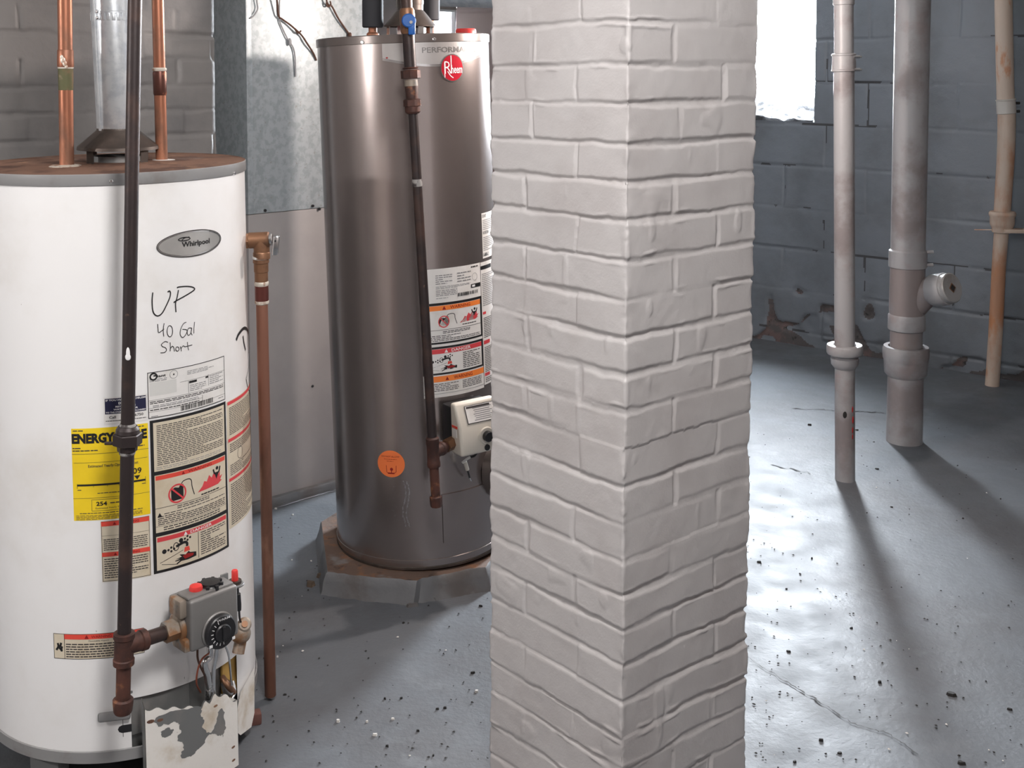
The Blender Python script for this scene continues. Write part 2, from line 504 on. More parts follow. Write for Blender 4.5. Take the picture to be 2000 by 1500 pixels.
def crack(px, wdt, name='floor_crack'):
    mb = MB(); pts = []
    for i in range(len(px) - 1):
        a, b = px[i], px[i + 1]; n = max(3, int(math.hypot(b[0] - a[0], b[1] - a[1]) / 6))
        for k in range(n):
            t = k / n; pts.append((a[0] + (b[0] - a[0]) * t + random.uniform(-2.5, 2.5), a[1] + (b[1] - a[1]) * t + random.uniform(-1.6, 1.6)))
    P = [atZ(x, y, 0.0006) for x, y in pts]; L = []; R = []
    for i, p in enumerate(P):
        t = (P[min(i + 1, len(P) - 1)] - P[max(i - 1, 0)]).normalized(); n = V((-t.y, t.x, 0)); h = wdt * random.choice([0.15, 0.5, 0.8, 1.2, 0.3])
        L.append(p + n * h); R.append(p - n * h)
    m = len(P)
    mb.add(L + R, [(i, i + 1, m + i + 1, m + i) for i in range(m - 1)], CRACKM)
    return mb.build(name, floor)


crack([(1459, 1283), (1520, 1322), (1600, 1370), (1665, 1412), (1735, 1432), (1800, 1478)], 0.0022, 'crack')
crack([(1505, 908), (1545, 915), (1588, 926)], 0.003, 'crack')
crack([(1548, 796), (1600, 800), (1640, 801), (1735, 806)], 0.004, 'crack')

# ---- ceiling and plain walls round the back of the camera
ROOM = [(-0.02, 7.14), (5.3, 2.50), (-0.02, -3.55), (-4.2, 0.1), (-4.85, 2.77)]
ctr = (sum(p[0] for p in ROOM) / 5, sum(p[1] for p in ROOM) / 5)
cpl = [(p[0] + 0.10 * (p[0] - ctr[0]) / math.hypot(p[0] - ctr[0], p[1] - ctr[1]), p[1] + 0.10 * (p[1] - ctr[1]) / math.hypot(p[0] - ctr[0], p[1] - ctr[1])) for p in ROOM]
mb = MB(); mb.prism(WORLD, cpl, CEIL, CEIL + 0.1, CEILPAINT)
mb.build('ceiling', kind='structure', smooth=False)


def plain_wall(name, a, b, mat):
    a, b = V((*a, 0)), V((*b, 0)); u = (b - a).normalized(); n = V((u.y, -u.x, 0))
    fr = Fr(a, u, -n, (0, 0, 1)); m = MB(); m.box(fr, (-0.12, 0, -0.02), ((b - a).length + 0.12, 0.12, CEIL + 0.05), mat)
    return m.build(name, kind='structure', smooth=False)


plain_wall('wall_rear', ROOM[2], ROOM[3], PLAINWALL)
plain_wall('wall_side', ROOM[3], ROOM[4], PLAINWALL)


# ---- relief walls
def relief_wall(name, o, u, n, s_lines, z_lines, hf, mat, hole=None, mf=None):
    S, Z = np.meshgrid(s_lines, z_lines, indexing='ij'); h = hf(S, Z)
    o, u, n = np.array(o), np.array(u), np.array(n)
    P = o + S[..., None] * u + h[..., None] * n; P[..., 2] = Z
    keep = None
    if hole:
        sc = (S[:-1, :-1] + S[1:, 1:]) / 2; zc = (Z[:-1, :-1] + Z[1:, 1:]) / 2
        keep = np.ones(sc.shape, bool)
        for q in hole:
            keep &= ~((sc > q[0]) & (sc < q[1]) & (zc > q[2]) & (zc < q[3]))
    mats = list(mat) if isinstance(mat, tuple) else [mat]
    mi = mf().reshape(-1)[keep.reshape(-1)] if mf else None
    return fast_mesh(name, P.reshape(-1, 3), gridquads(len(s_lines), len(z_lines), keep), mats, kind='structure', midx=mi)


WRO = np.array([1.469, 5.837, 0]); WRU = np.array([0.754, -0.657, 0]); WRU /= np.linalg.norm(WRU); WRN = np.array([-WRU[1] * -1, -WRU[0], 0]); WRN = np.array([WRU[1], -WRU[0], 0])
if WRN[1] > 0: WRN = -WRN
H1 = (-0.22, 0.297, 1.095, 2.20)


def lines_with(lo, hi, fine_lo, fine_hi, fine, coarse, must=()):
    a = np.concatenate([np.arange(lo, fine_lo, coarse), np.arange(fine_lo, fine_hi, fine), np.arange(fine_hi, hi + 1e-6, coarse), np.array(must, float)])
    return np.unique(np.round(a, 4))


BM = {}


def block_m():
    m = BM['joint'].astype(int); m[BM['rag']] = 2; m[BM['far']] = 3
    return m[:-1, :-1]


def block_h(S, Z):
    ch = 0.203; zz = Z + 0.006 * vn(S * 3, Z * 2, 31) + 0.004 * vn(S * 17, Z * 17, 32) - 0.065
    k = np.floor(zz / ch).astype(int); f = zz - k * ch; dz = np.minimum(f, ch - f)
    bl = 0.406; ss = S + 0.005 * vn(S * 12, Z * 12, 33) + (k % 2) * 0.203 + 0.05
    b = np.floor(ss / bl).astype(int); fs = ss - b * bl; ds = np.minimum(fs, bl - fs)
    d = np.minimum(dz, ds * 1.4)
    fill = np.clip(0.45 + 1.6 * vn(S * 3.1, Z * 6, 34), 0.05, 1.3)
    h = -0.007 * fill * (1 - sstep(d, 0.003, 0.012))
    BM['far'] = S < -1.45
    BM['joint'] = (d < 0.0048) & (vn(S * 2.6, Z * 5, 41) + 0.7 * vn(S * 19, Z * 23, 42) > 0.20)
    h += 0.004 * (_RT[(b * 5 + 3) % 256, (k * 9 + 40) % 256] - 0.5)
    h += 0.004 * vn(S * 7, Z * 7, 35) + 0.0018 * vn(S * 28, Z * 28, 36)
    # ragged, crumbling foot of the wall
    rag = sstep(vn(S * 3.0, Z * 5, 37) + 0.35 * vn(S * 14, Z * 14, 38) + (0.085 - Z) * 2.4 + 0.20 * np.clip(S - 0.15, -0.6, 0.9), 0.02, 0.14) * (Z < 0.30)
    BM['rag'] = (rag > 0.55) & (vn(S * 9, Z * 12, 43) > -0.12)
    h -= rag * (0.010 + 0.012 * vn(S * 20, Z * 20, 39))
    return h


relief_wall('wall_right', WRO, WRU, WRN, lines_with(-1.98, 5.1, -0.6, 1.5, 0.0055, 0.06, (H1[0], H1[1])), lines_with(-0.02, CEIL + .02, 0.0, 1.7, 0.0055, 0.05, (H1[2], H1[3])), block_h, (BLOCKPAINT, JOINTDARK, RUBBLE, FARPAINT), (H1,), block_m)
plain_wall('wall_front', ROOM[1], ROOM[2], PLAINWALL)
WR = Fr(WRO, WRU, WRN, (0, 0, 1))      # a along the wall, b out of it towards the room

# deep reveal, rough sill and the window itself
mb = MB()
mb.box(WR, (H1[1], -0.36, H1[2] - 0.1), (H1[1] + 0.12, -0.006, H1[3] + 0.1), BLOCKPAINT)
mb.box(WR, (H1[0] - 0.12, -0.36, H1[2] - 0.1), (H1[0], -0.006, H1[3] + 0.1), BLOCKPAINT)
mb.box(WR, (H1[0] - 0.12, -0.36, H1[3]), (H1[1] + 0.12, -0.006, H1[3] + 0.12), BLOCKPAINT)
mb.build('trim_1', kind='structure', smooth=False)
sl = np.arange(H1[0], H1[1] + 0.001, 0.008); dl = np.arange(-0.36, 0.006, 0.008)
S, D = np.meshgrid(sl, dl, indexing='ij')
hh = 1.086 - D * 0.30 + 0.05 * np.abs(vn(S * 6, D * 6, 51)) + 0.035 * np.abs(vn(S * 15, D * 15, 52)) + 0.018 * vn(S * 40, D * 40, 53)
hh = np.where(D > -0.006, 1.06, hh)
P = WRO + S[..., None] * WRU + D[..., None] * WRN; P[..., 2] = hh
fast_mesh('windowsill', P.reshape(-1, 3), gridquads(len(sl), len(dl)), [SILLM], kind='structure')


def window(name, fr, a0, a1, z0, z1, depth, t=0.035):
    m = MB()
    for (p, q) in (((a0, z0), (a0 + t, z1)), ((a1 - t, z0), (a1, z1)), ((a0, z1 - t), (a1, z1)), ((a0, z0), (a1, z0 + t))):
        m.box(fr, (p[0], depth - 0.03, p[1]), (q[0], depth, q[1]), FRAMEM)
    o = m.build(name, kind='structure', smooth=False)
    g = MB(); g.box(fr, (a0 + t, depth - 0.02, z0 + t), (a1 - t, depth - 0.015, z1 - t), GLASS); g.build('window_pane', o, smooth=False)
    return o


window('window_1', WR, H1[0], H1[1], H1[2] + 0.06, H1[3], -0.33)
c1 = WR.P((H1[0] + H1[1]) / 2, -0.37, (H1[2] + H1[3]) / 2 + 0.04)
lamp('sky_portal', 'AREA', c1, 1, (1, 1, 1), portal=True, sx=0.54, sy=1.10, rot=V(WRN).to_track_quat('-Z', 'Y').to_euler())

# far wall on the left of that corner, with a second small window
WBO = np.array([-0.02, 7.14, 0]); WBU = np.array([-0.743, -0.669, 0]); WBN = np.array([0.669, -0.743, 0])
H2 = (0.005, 0.30, 1.48, 1.70)
relief_wall('wall_back', WBO, WBU, WBN, lines_with(-0.05, 6.6, -0.0, 1.2, 0.02, 0.2, (H2[0], H2[1])), lines_with(-0.02, CEIL + .02, 1.2, 1.9, 0.02, 0.2, (H2[2], H2[3])), lambda S, Z: 0.004 * vn(S * 8, Z * 8, 61), PLAINWALL, (H2,))
WB = Fr(WBO, WBU, WBN, (0, 0, 1))
window('window_2', WB, H2[0], H2[1], H2[2], H2[3], -0.006, 0.012)
lamp('sky_portal', 'AREA', WB.P((H2[0] + H2[1]) / 2, -0.14, (H2[2] + H2[3]) / 2), 1, (1, 1, 1), portal=True, sx=0.34, sy=0.24, rot=V(WBN).to_track_quat('-Z', 'Y').to_euler())

m = MB(); m.box(WB, (H2[0] - 0.02, -0.03, H2[2] - 0.15), (H2[0], -0.004, H2[3] + 0.15), PLAINWALL); m.box(WB, (H2[1], -0.11, H2[2] - 0.15), (H2[1] + 0.15, -0.004, H2[3] + 0.15), PLAINWALL); m.box(WB, (H2[0] - 0.02, -0.30, H2[3]), (H2[1] + 0.15, -0.004, H2[3] + 0.15), PLAINWALL); m.box(WB, (H2[0] - 0.02, -0.11, H2[2] - 0.15), (H2[1] + 0.15, -0.004, H2[2]), PLAINWALL)
m.build('trim_2', kind='structure', smooth=False)
m = MB(); m.box(WB, (-0.25, -0.62, 0.7), (0.7, -0.5, 1.95), BAFFLEM); m.box(WB, (-0.25, -0.5, 0.7), (-0.15, -0.11, 1.95), BAFFLEM); m.box(WB, (0.6, -0.5, 0.7), (0.7, -0.11, 1.95), BAFFLEM); m.box(WB, (-0.25, -0.62, 0.6), (0.7, -0.11, 0.72), BAFFLEM)
m.build('sky_baffle', kind='structure', smooth=False)  # pale box added outside the small window to cut its sky light

# ---- brick chimney breast at the left
CHO = np.array([-0.665, 3.20, 0]); CHU = np.array([-0.743, -0.669, 0]); CHN = np.array([0.669, -0.743, 0]); CHB = np.array([-0.669, 0.743, 0])
ch_edges = np.arange(-0.02, 2.45, 0.0665)


def ch_vj(k, s):
    L = 0.21; ss = s + (k % 2) * 0.105 + 0.02 * (_RT[(k * 3) % 256, 7] - 0.5); b = np.floor(ss / L).astype(int); f = ss - b * L
    return np.minimum(f, L - f), b


def ch_h(S, Z):
    h = brick_height(S, Z, ch_edges, ch_vj, 0.012, 0.006, 70)
    return h + 0.004 * vn(S * 10, Z * 12, 81) - 0.004 * np.exp(-((S - 0.0) / 0.006) ** 2)


s_l = lines_with(0, 2.3, 0, 0.95, 0.005, 0.1); z_l = lines_with(-0.02, CEIL + 0.02, 0.0, 1.75, 0.005, 0.05)
S, Z = np.meshgrid(s_l, z_l, indexing='ij'); Pf = CHO + S[..., None] * CHU + ch_h(S, Z)[..., None] * CHN; Pf[..., 2] = Z
s2 = lines_with(0, 0.75, 0, 0.0, 0.05, 0.05); S2, Z2 = np.meshgrid(s2, z_l, indexing='ij'); Ps = CHO + S2[..., None] * CHB; Ps[..., 2] = Z2
Ps[0] = Pf[0]
verts = np.concatenate([Pf.reshape(-1, 3), Ps.reshape(-1, 3)]); q = np.concatenate([gridquads(len(s_l), len(z_l)), gridquads(len(s2), len(z_l))[:, ::-1] + Pf.shape[0] * Pf.shape[1]])
fast_mesh('brick_chimney', verts, q, [WALLBRICKPAINT], kind='structure')

# ---- the painted brick pillar
PA = math.radians(39.444); PW = 0.355 * 0.955
pC = np.array([0.2839, 2.0]) * 0.955; d1 = np.array([math.cos(PA), math.sin(PA)]); d2 = np.array([-d1[1], d1[0]])
pR = pC + d1 * PW; pL = pC + d2 * PW; pB = pC + d1 * PW + d2 * PW
ci = [42, 126, 206, 286, 358, 433, 508, 588, 660, 737, 804, 877, 951, 1018, 1097, 1161, 1233, 1301, 1371, 1438, 1497]
li = [55, 128, 193, 269, 339, 403, 468, 534, 598, 662, 725, 789, 856, 923, 986, 1045, 1105, 1164, 1233, 1296, 1354]
ri = [49, 129, 199, 267, 336, 403, 478, 545, 613, 676, 744, 803, 875, 940, 1003, 1069, 1122, 1191, 1249, 1318, 1377]
ze = [(zat(a, pC[1]) + zat(b, pL[1]) + zat(c, pR[1])) / 3 for a, b, c in zip(ci, li, ri)]
edges = [ze[0] + 0.0635 * k for k in range(14, 0, -1)] + ze
while edges[-1] > 0: edges.append(edges[-1] - 0.063)
edges = np.sort(np.array(edges)); KREF = int(np.searchsorted(edges, (ze[0] + ze[1]) / 2))


def pil_vj(k, s):
    face = np.floor(s / PW).astype(int); f = s - face * PW; odd = ((k - KREF) % 2) != 0
    jl = np.where(odd, 0.67, 0.30); jr = np.where(odd, 0.70, 0.36)
    t = PW * (np.where(face % 2 == 0, jl, jr) + 0.06 * (_RT[(k * 11 + 3) % 256, (face * 7 + 9) % 256] - 0.5))
    return np.abs(f - t), face * 2 + (f > t)


fine = np.arange(0, PW, 0.0026); coarse = np.arange(0, PW, 0.02)
per = np.concatenate([fine, PW + fine, 2 * PW + coarse, 3 * PW + coarse])
zl = lines_with(-0.02, CEIL + 0.02, 0.0, 1.8, 0.0026, 0.03)
corners = [pL, pC, pR, pB]; nrm = [-d1, -d2, d1, d2]
base = np.zeros((len(per), 2)); nn = np.zeros((len(per), 2)); rc = 0.0028
for i, s in enumerate(per):
    fcx = int(s / PW + 1e-9); f = s - fcx * PW; n0 = nrm[fcx]
    p = corners[fcx] + (corners[(fcx + 1) % 4] - corners[fcx]) * f / PW
    for (dc, oth, cor) in ((f, nrm[fcx - 1], corners[fcx]), (PW - f, nrm[(fcx + 1) % 4], corners[(fcx + 1) % 4])):
        if dc < rc:
            ph = (1 - dc / rc) * PI / 4; n0 = nrm[fcx] * math.cos(ph) + oth * math.sin(ph)
            p = cor - rc * (nrm[fcx] + oth) + rc * n0
    base[i] = p; nn[i] = n0
Sg, Zg = np.meshgrid(per, zl, indexing='ij')
hg = brick_height(Sg, Zg, edges, pil_vj, 0.0115, 0.0040, 90)
# small drips and lumps of thick paint
hg += 0.0016 * sstep(vn(Sg * 30, Zg * 16, 97), 0.36, 0.46)
ce = np.minimum(Sg % PW, PW - Sg % PW)
hg += (0.0035 * vn(Zg * 30, Zg * 0 + 2.5, 98) + 0.002 * vn(Zg * 110, Sg * 60, 99)) * np.exp(-(ce / 0.007) ** 2)
Pg = np.concatenate([base[:, None, :] + nn[:, None, :] * hg[..., None], Zg[..., None]], -1)
nu, nv = Pg.shape[:2]
I, J = np.meshgrid(np.arange(nu), np.arange(nv - 1), indexing='ij'); I2 = (I + 1) % nu
q = np.stack([I * nv + J, I2 * nv + J, I2 * nv + J + 1, I * nv + J + 1], -1).reshape(-1, 4)
fast_mesh('brick_pillar', Pg.reshape(-1, 3), q, [PILLARPAINT], kind='structure', label='square brick pillar thickly painted warm grey, floor to ceiling', cat='pillar')

# ---- low concrete pad
pad = [atZ(x, y, 0.056) for x, y in ((640, 1117), (725, 1127), (815, 1134), (835, 1128), (948, 1108))]
far = [(0.20, 3.42), (-0.30, 3.50), (-0.40, 3.30)]
poly = [(p.x, p.y) for p in pad] + far
PADTOP = pm('rust_stained_pad', (0.13, 0.085, 0.065), 0.8, mix=[((0.20, 0.10, 0.055), 18, 0.5, 0.65), ((0.06, 0.04, 0.035), 26, 0.58, 0.7), ((0.2, 0.19, 0.19), 9, 0.58, 0.72)], bump=[(60, 0.002)])
rp = random.Random(5); rag = []
for k in range(len(poly)):
    (x0, y0), (x1, y1) = poly[k], poly[(k + 1) % len(poly)]; L_ = math.hypot(x1 - x0, y1 - y0); c = max(1, int(L_ / 0.014)) if k < 5 else 1
    for i in range(c):
        t = i / c; j = 0.0 if i == 0 else 0.003; big = 0.010 if (k in (2, 3) and i) else 0
        rag.append((x0 + (x1 - x0) * t + rp.uniform(-j, j), y0 + (y1 - y0) * t + rp.uniform(-j, j) + rp.uniform(0, big)))
mb = MB(); n = len(rag); lev = [(0.0, 0.056), (0.0045, 0.052), (0.010, 0.03), (0.016, 0.008), (0.026, -0.012)]; cx_, cy__ = sum(p[0] for p in rag) / n, sum(p[1] for p in rag) / n; vs = []
for g, z_ in lev:
    for x, y in rag:
        l = math.hypot(x - cx_, y - cy__); e = g + (rp.uniform(-.0025, .0025) if g else 0); vs.append((x + (x - cx_) / l * e, y + (y - cy__) / l * e, z_))
mb.add(vs, [tuple(range(n))], PADTOP); mb.add(vs, [(r * n + k, r * n + (k + 1) % n, (r + 1) * n + (k + 1) % n, (r + 1) * n + k) for r in range(4) for k in range(n)], PADPAINT)
mb.build('concrete_pad', kind='structure', sharp=50)

# ================================================================== TANKS AND STICK-ON LABELS
class Tank:
    def __init__(s, B, tx, ty, r, h):
        s.B = V(B); s.w = V((tx, ty, 1)).normalized(); s.r = r; s.h = h
        s.e1 = (V((1, 0, 0)) - s.w * s.w.x).normalized(); s.e2 = s.w.cross(s.e1)

    def P(s, th, h, off=0.0):
        return s.B + s.w * h + (s.e1 * math.sin(th) - s.e2 * math.cos(th)) * (s.r + off)

    def N(s, th):
        return s.e1 * math.sin(th) - s.e2 * math.cos(th)

    def hit(s, px, py, off=0.0):
        d = ray(px, py); o = ORG - s.B; R = s.r + off
        ox, oy, oz = o.dot(s.e1), o.dot(s.e2), o.dot(s.w); dx, dy, dz = d.dot(s.e1), d.dot(s.e2), d.dot(s.w)
        a = dx * dx + dy * dy; b = ox * dx + oy * dy; c = ox * ox + oy * oy - R * R
        t = (-b - math.sqrt(max(b * b - a * c, 0))) / a
        x, y = ox + dx * t, oy + dy * t
        return math.atan2(x, -y), oz + dz * t

    def at(s, px, py, off=0.0):
        th, h = s.hit(px, py, off); return s.P(th, h, off)

    def fr(s, th, h, off=0.0):
        """frame on the skin: a along the skin to the right, b outwards, c up"""
        n = s.N(th); return Fr(s.P(th, h, off), s.w.cross(n) * -1 if (s.w.cross(n)).dot(s.e1 * math.cos(th) + s.e2 * math.sin(th)) < 0 else s.w.cross(n), n, s.w)

    def shell(s, mb, mat, h0, h1, off=0.0, seg=192, rows=1, caps=False):
        cs = [s.B + s.w * (h0 + (h1 - h0) * i / rows) for i in range(rows + 1)]
        mb.rings(cs, [s.r + off] * (rows + 1), s.e1, s.e2, mat, seg, caps)

    def lathe(s, mb, prof, mat, seg=96, caps=True):
        mb.rings([s.B + s.w * h for r, h in prof], [max(r, 1e-4) for r, h in prof], s.e1, s.e2, mat, seg, caps)


def font_mesh(txt, bold=0.0, res=2):
    cu = bpy.data.curves.new('t', 'FONT'); cu.body = txt; cu.size = 1; cu.resolution_u = res; cu.offset = bold
    o = bpy.data.objects.new('t', cu); me = bpy.data.meshes.new_from_object(o)
    vs = [(v.co.x, v.co.y) for v in me.vertices]; fs = [tuple(p.vertices) for p in me.polygons]
    bpy.data.objects.remove(o); bpy.data.curves.remove(cu); bpy.data.meshes.remove(me)
    return vs, fs


class Lab:
    """a label stuck on a tank: laid out in u (left to right 0..1) and v (top to bottom 0..1)"""
    LZ = 0.00022

    def __init__(s, tank, tl, tr, bl, off=0.0005, th2=None):
        s.t = tank; s.off = off
        a, h1 = tank.hit(*tl); b, h1b = tank.hit(*tr); a2, h0 = tank.hit(*bl)
        s.a = (a + a2) / 2; b = b if th2 is None else s.a + th2
        s.h1 = (h1 + h1b) / 2 if th2 is None else h1; s.h0 = h0
        s.W = tank.r * (b - s.a); s.H = s.h1 - s.h0; s.items = []

    @classmethod
    def span(c, tank, a, b, h0, h1, off=0.0005):
        s = c.__new__(c); s.t = tank; s.off = off; s.a = a; s.h1 = h1; s.h0 = h0; s.W = tank.r * (b - a); s.H = h1 - h0; s.items = []; return s

    def mesh(s, vs, fs, mat, lay):
        s.items.append((vs, fs, mat, lay))

    def uv(s, px, py):
        th, h = s.t.hit(px, py); return (th - s.a) * s.t.r / s.W, (s.h1 - h) / s.H

    def poly(s, pts, mat, lay=1):
        s.mesh([(u * s.W, (1 - v) * s.H) for u, v in pts], [tuple(range(len(pts)))], mat, lay)

    def ragged(s, pts, mat, lay=1, amp=0.004, seed=0, lev=3):
        R = random.Random(seed); P = [(u * s.W, (1 - v) * s.H) for u, v in pts]; a = amp
        for _ in range(lev):
            Q = []
            for i, p in enumerate(P):
                q = P[(i + 1) % len(P)]; Q.append(p); l = math.hypot(q[0] - p[0], q[1] - p[1])
                k = min(a, l * .28); Q.append(((p[0] + q[0]) / 2 + R.uniform(-k, k), (p[1] + q[1]) / 2 + R.uniform(-k, k)))
            P = Q; a *= .55
        s.mesh(P, [tuple(range(len(P)))], mat, lay)

    def rect(s, u0, v0, u1, v1, mat, lay=1):
        s.poly([(u0, v1), (u1, v1), (u1, v0), (u0, v0)], mat, lay)

    def frame(s, u0, v0, u1, v1, t, mat, lay=2):
        tu, tv = t / s.W, t / s.H
        s.rect(u0, v0, u1, v0 + tv, mat, lay); s.rect(u0, v1 - tv, u1, v1, mat, lay)
        s.rect(u0, v0 + tv, u0 + tu, v1 - tv, mat, lay); s.rect(u1 - tu, v0 + tv, u1, v1 - tv, mat, lay)

    def disc(s, u, v, ru, mat, lay=1, rv=None, n=40):
        """radii in metres"""
        rv = ru if rv is None else rv; x, y = u * s.W, (1 - v) * s.H
        s.mesh([(x + ru * math.cos(2 * PI * k / n), y + rv * math.sin(2 * PI * k / n)) for k in range(n)], [tuple(range(n))], mat, lay)

    def ring(s, u, v, r, t, mat, lay=2, rv=None, n=44):
        rv = r if rv is None else rv; x, y = u * s.W, (1 - v) * s.H; vs = []
        for k in range(n):
            c, q = math.cos(2 * PI * k / n), math.sin(2 * PI * k / n); vs += [(x + r * c, y + rv * q), (x + (r - t) * c, y + (rv - t) * q)]
        s.mesh(vs, [(2 * k, (2 * k + 2) % (2 * n), (2 * k + 3) % (2 * n), 2 * k + 1) for k in range(n)], mat, lay)

    def stroke(s, pts, wd, mat, lay=2, smooth=5, taper=False):
        """pts in uv, width in metres"""
        P = [V((u * s.W, (1 - v) * s.H, 0)) for u, v in pts]
        if smooth: P = catmull(P, smooth)
        n = len(P); L = []; R = []
        for i, p in enumerate(P):
            t = P[min(i + 1, n - 1)] - P[max(i - 1, 0)]; t = t.normalized() if t.length > 1e-9 else V((1, 0, 0)); q = V((-t.y, t.x, 0)) * wd / 2
            if taper: q *= max(0.15, 1 - i / n)
            L.append(p + q); R.append(p - q)
        s.mesh([(p.x, p.y) for p in L + R], [(i, i + 1, n + i + 1, n + i) for i in range(n - 1)], mat, lay)

    def text(s, t, u0, v0, u1, v1, mat, lay=2, bold=0.0):
        """lettering fitted to the box"""
        vs, fs = font_mesh(t, bold)
        xs = [p[0] for p in vs]; ys = [p[1] for p in vs]; x0, x1, y0, y1 = min(xs), max(xs), min(ys), max(ys)
        f = lambda p: ((u0 + (p[0] - x0) / (x1 - x0) * (u1 - u0)) * s.W, (1 - (v1 + (p[1] - y0) / (y1 - y0) * (v0 - v1))) * s.H)
        s.mesh([f(p) for p in vs], fs, mat, lay)

    def lines(s, u0, v0, u1, v1, n, mat, lay=2, fill=0.42, full=0.9, seed=0, wl=(0.03, 0.09)):
        """rows of print too small to read"""
        R = random.Random(seed); k = 0
        for i in range(n):
            va = v0 + (v1 - v0) * (i + 0.5 - fill / 2) / n; vb = va + (v1 - v0) * fill / n
            end = u1 if R.random() < full else u0 + (u1 - u0) * R.uniform(0.3, 0.8); u = u0
            while u < end - 0.01:
                l = min(R.uniform(*wl) * (1 if s.W > 0.05 else 2), end - u); s.rect(u, va, u + l * 0.84, vb, mat, lay); u += l

    def tri(s, u, v, r, mat, lay=3):
        x, y = u * s.W, (1 - v) * s.H
        s.mesh([(x - r, y - r * .8), (x + r, y - r * .8), (x, y + r)], [(0, 1, 2)], mat, lay)

    def build(s, name, parent, label=None, thick=True, step=0.008):
        mats = []; bm = bmesh.new()
        for vs, fs, mat, lay in s.items:
            if mat not in mats: mats.append(mat)
            mi = mats.index(mat); bv = [bm.verts.new((x, y, lay * s.LZ)) for x, y in vs]
            for f in fs:
                try:
                    nf = bm.faces.new([bv[k] for k in f]); nf.material_index = mi
                except ValueError:
                    pass
        bmesh.ops.triangulate(bm, faces=[f for f in bm.faces if len(f.verts) > 4])
        xs = [v.co.x for v in bm.verts]; x = math.floor(min(xs) / step) * step + step
        while x < max(xs) - 1e-6:
            bmesh.ops.bisect_plane(bm, geom=bm.verts[:] + bm.edges[:] + bm.faces[:], plane_co=(x, 0, 0), plane_no=(1, 0, 0), dist=1e-6); x += step
        off = OFF[parent.name]; r = s.t.r
        for v in bm.verts:
            v.co = s.t.P(s.a + v.co.x / r, s.h0 + v.co.y, s.off + v.co.z) - off
        for f in bm.faces:
            f.normal_update()
            c = f.calc_center_median() + off - s.t.B; c = c - s.t.w * c.dot(s.t.w)
            if f.normal.dot(c) < 0: f.normal_flip()
        me = bpy.data.meshes.new(name); bm.to_mesh(me); bm.free()
        for m in mats: me.materials.append(m)
        o = bpy.data.objects.new(name, me); COL.objects.link(o); o.parent = parent; OFF[o.name] = off
        if label: o['label'] = label
        return o


def flame_pictogram(L, u0, v0, u1, v1, red, ink):
    """no-petrol-can ring, hose and a figure fleeing a fire, in the box u0..v1"""
    U = lambda a: u0 + (u1 - u0) * a
    W_ = lambda b: v0 + (v1 - v0) * b
    rr = min((u1 - u0) * L.W * 0.155, (v1 - v0) * L.H * 0.36)
    can = [(.17, .86), (.17, .42), (.22, .36), (.27, .40), (.29, .30), (.33, .30), (.33, .84)]
    L.poly([(U(a), W_(b)) for a, b in can], ink, 2)
    L.ring(U(.25), W_(.6), rr, rr * 0.17, red, 4)
    x, y = U(.25), W_(.6); k = rr * 0.68
    L.stroke([(x - k / L.W, y - k / L.H), (x + k / L.W, y + k / L.H)], rr * 0.17, red, 4, 0)
    L.stroke([(U(.30), W_(.32)), (U(.33), W_(.20)), (U(.40), W_(.17)), (U(.44), W_(.25)), (U(.45), W_(.5)), (U(.48), W_(.82))], 0.0018, ink, 2)
    L.poly([(U(a), W_(b)) for a, b in [(.53, .80), (.60, .62), (.63, .45), (.67, .5), (.71, .28), (.75, .42), (.80, .22), (.85, .42), (.90, .30), (.89, .5), (.94, .45), (.90, .62), (.93, .66), (.86, .76), (.70, .78)]], red, 2)
    L.stroke([(U(.78), W_(.13)), (U(.80), W_(.30)), (U(.84), W_(.34)), (U(.88), W_(.28)), (U(.90), W_(.10))], 0.0035, ink, 3)
    L.disc(U(.845), W_(.13), 0.0035, ink, 3); L.poly([(U(.80), W_(.28)), (U(.83), W_(.55)), (U(.88), W_(.28))], ink, 3)
    L.lines(U(.58), W_(.88), U(.88), W_(.96), 1, ink, 3, 0.6, 1, 4)


def tap_pictogram(L, u0, v0, u1, v1, red, ink):
    U = lambda a: u0 + (u1 - u0) * a
    W_ = lambda b: v0 + (v1 - v0) * b
    m = (v1 - v0) * L.H
    for (a, b) in ((.13, .38), (.55, .12)):
        L.disc(U(a), W_(b), m * .085, ink, 2); 
        for dx, dy in ((.10, 0), (.17, -.07), (.17, .07), (.24, 0)):
            L.disc(U(a + dx), W_(b + dy - .02), m * .045, ink, 2)
    L.ring(U(.42), W_(.30), m * .12, m * .03, ink, 3, m * .16)
    L.stroke([(U(.42), W_(.30)), (U(.62), W_(.22)), (U(.70), W_(.28)), (U(.70), W_(.40))], m * .10, ink, 3)
    L.poly([(U(.64), W_(.42)), (U(.76), W_(.42)), (U(.78), W_(.58)), (U(.62), W_(.60))], REDINK, 2)
    L.stroke([(U(.02), W_(.78)), (U(.60), W_(.50))], 0.0009, ink, 2, 0); L.stroke([(U(.06), W_(.84)), (U(.45), W_(.98))], 0.0009, ink, 2, 0)
    hand = [(.40, .78), (.56, .74), (.50, .64), (.58, .66), (.66, .70), (.74, .60), (.78, .66), (.95, .72), (.95, .88), (.72, .92), (.55, .90), (.44, .98), (.42, .94), (.52, .86), (.40, .86), (.38, .83), (.52, .80)]
    L.poly([(U(a), W_(b)) for a, b in hand], ink, 2)
    L.poly([(U(a), W_(b)) for a, b in [(.58, .72), (.72, .68), (.88, .74), (.86, .82), (.64, .86)]], DARKRED, 3)


def barcode(L, u0, v0, u1, v1, n, seed):
    R = random.Random(seed); u = u0; st = (u1 - u0) / n
    for i in range(n):
        L.rect(u, v0, u + st * R.choice((0.3, 0.5, 0.7)), v1, BLACK, 3); u += st


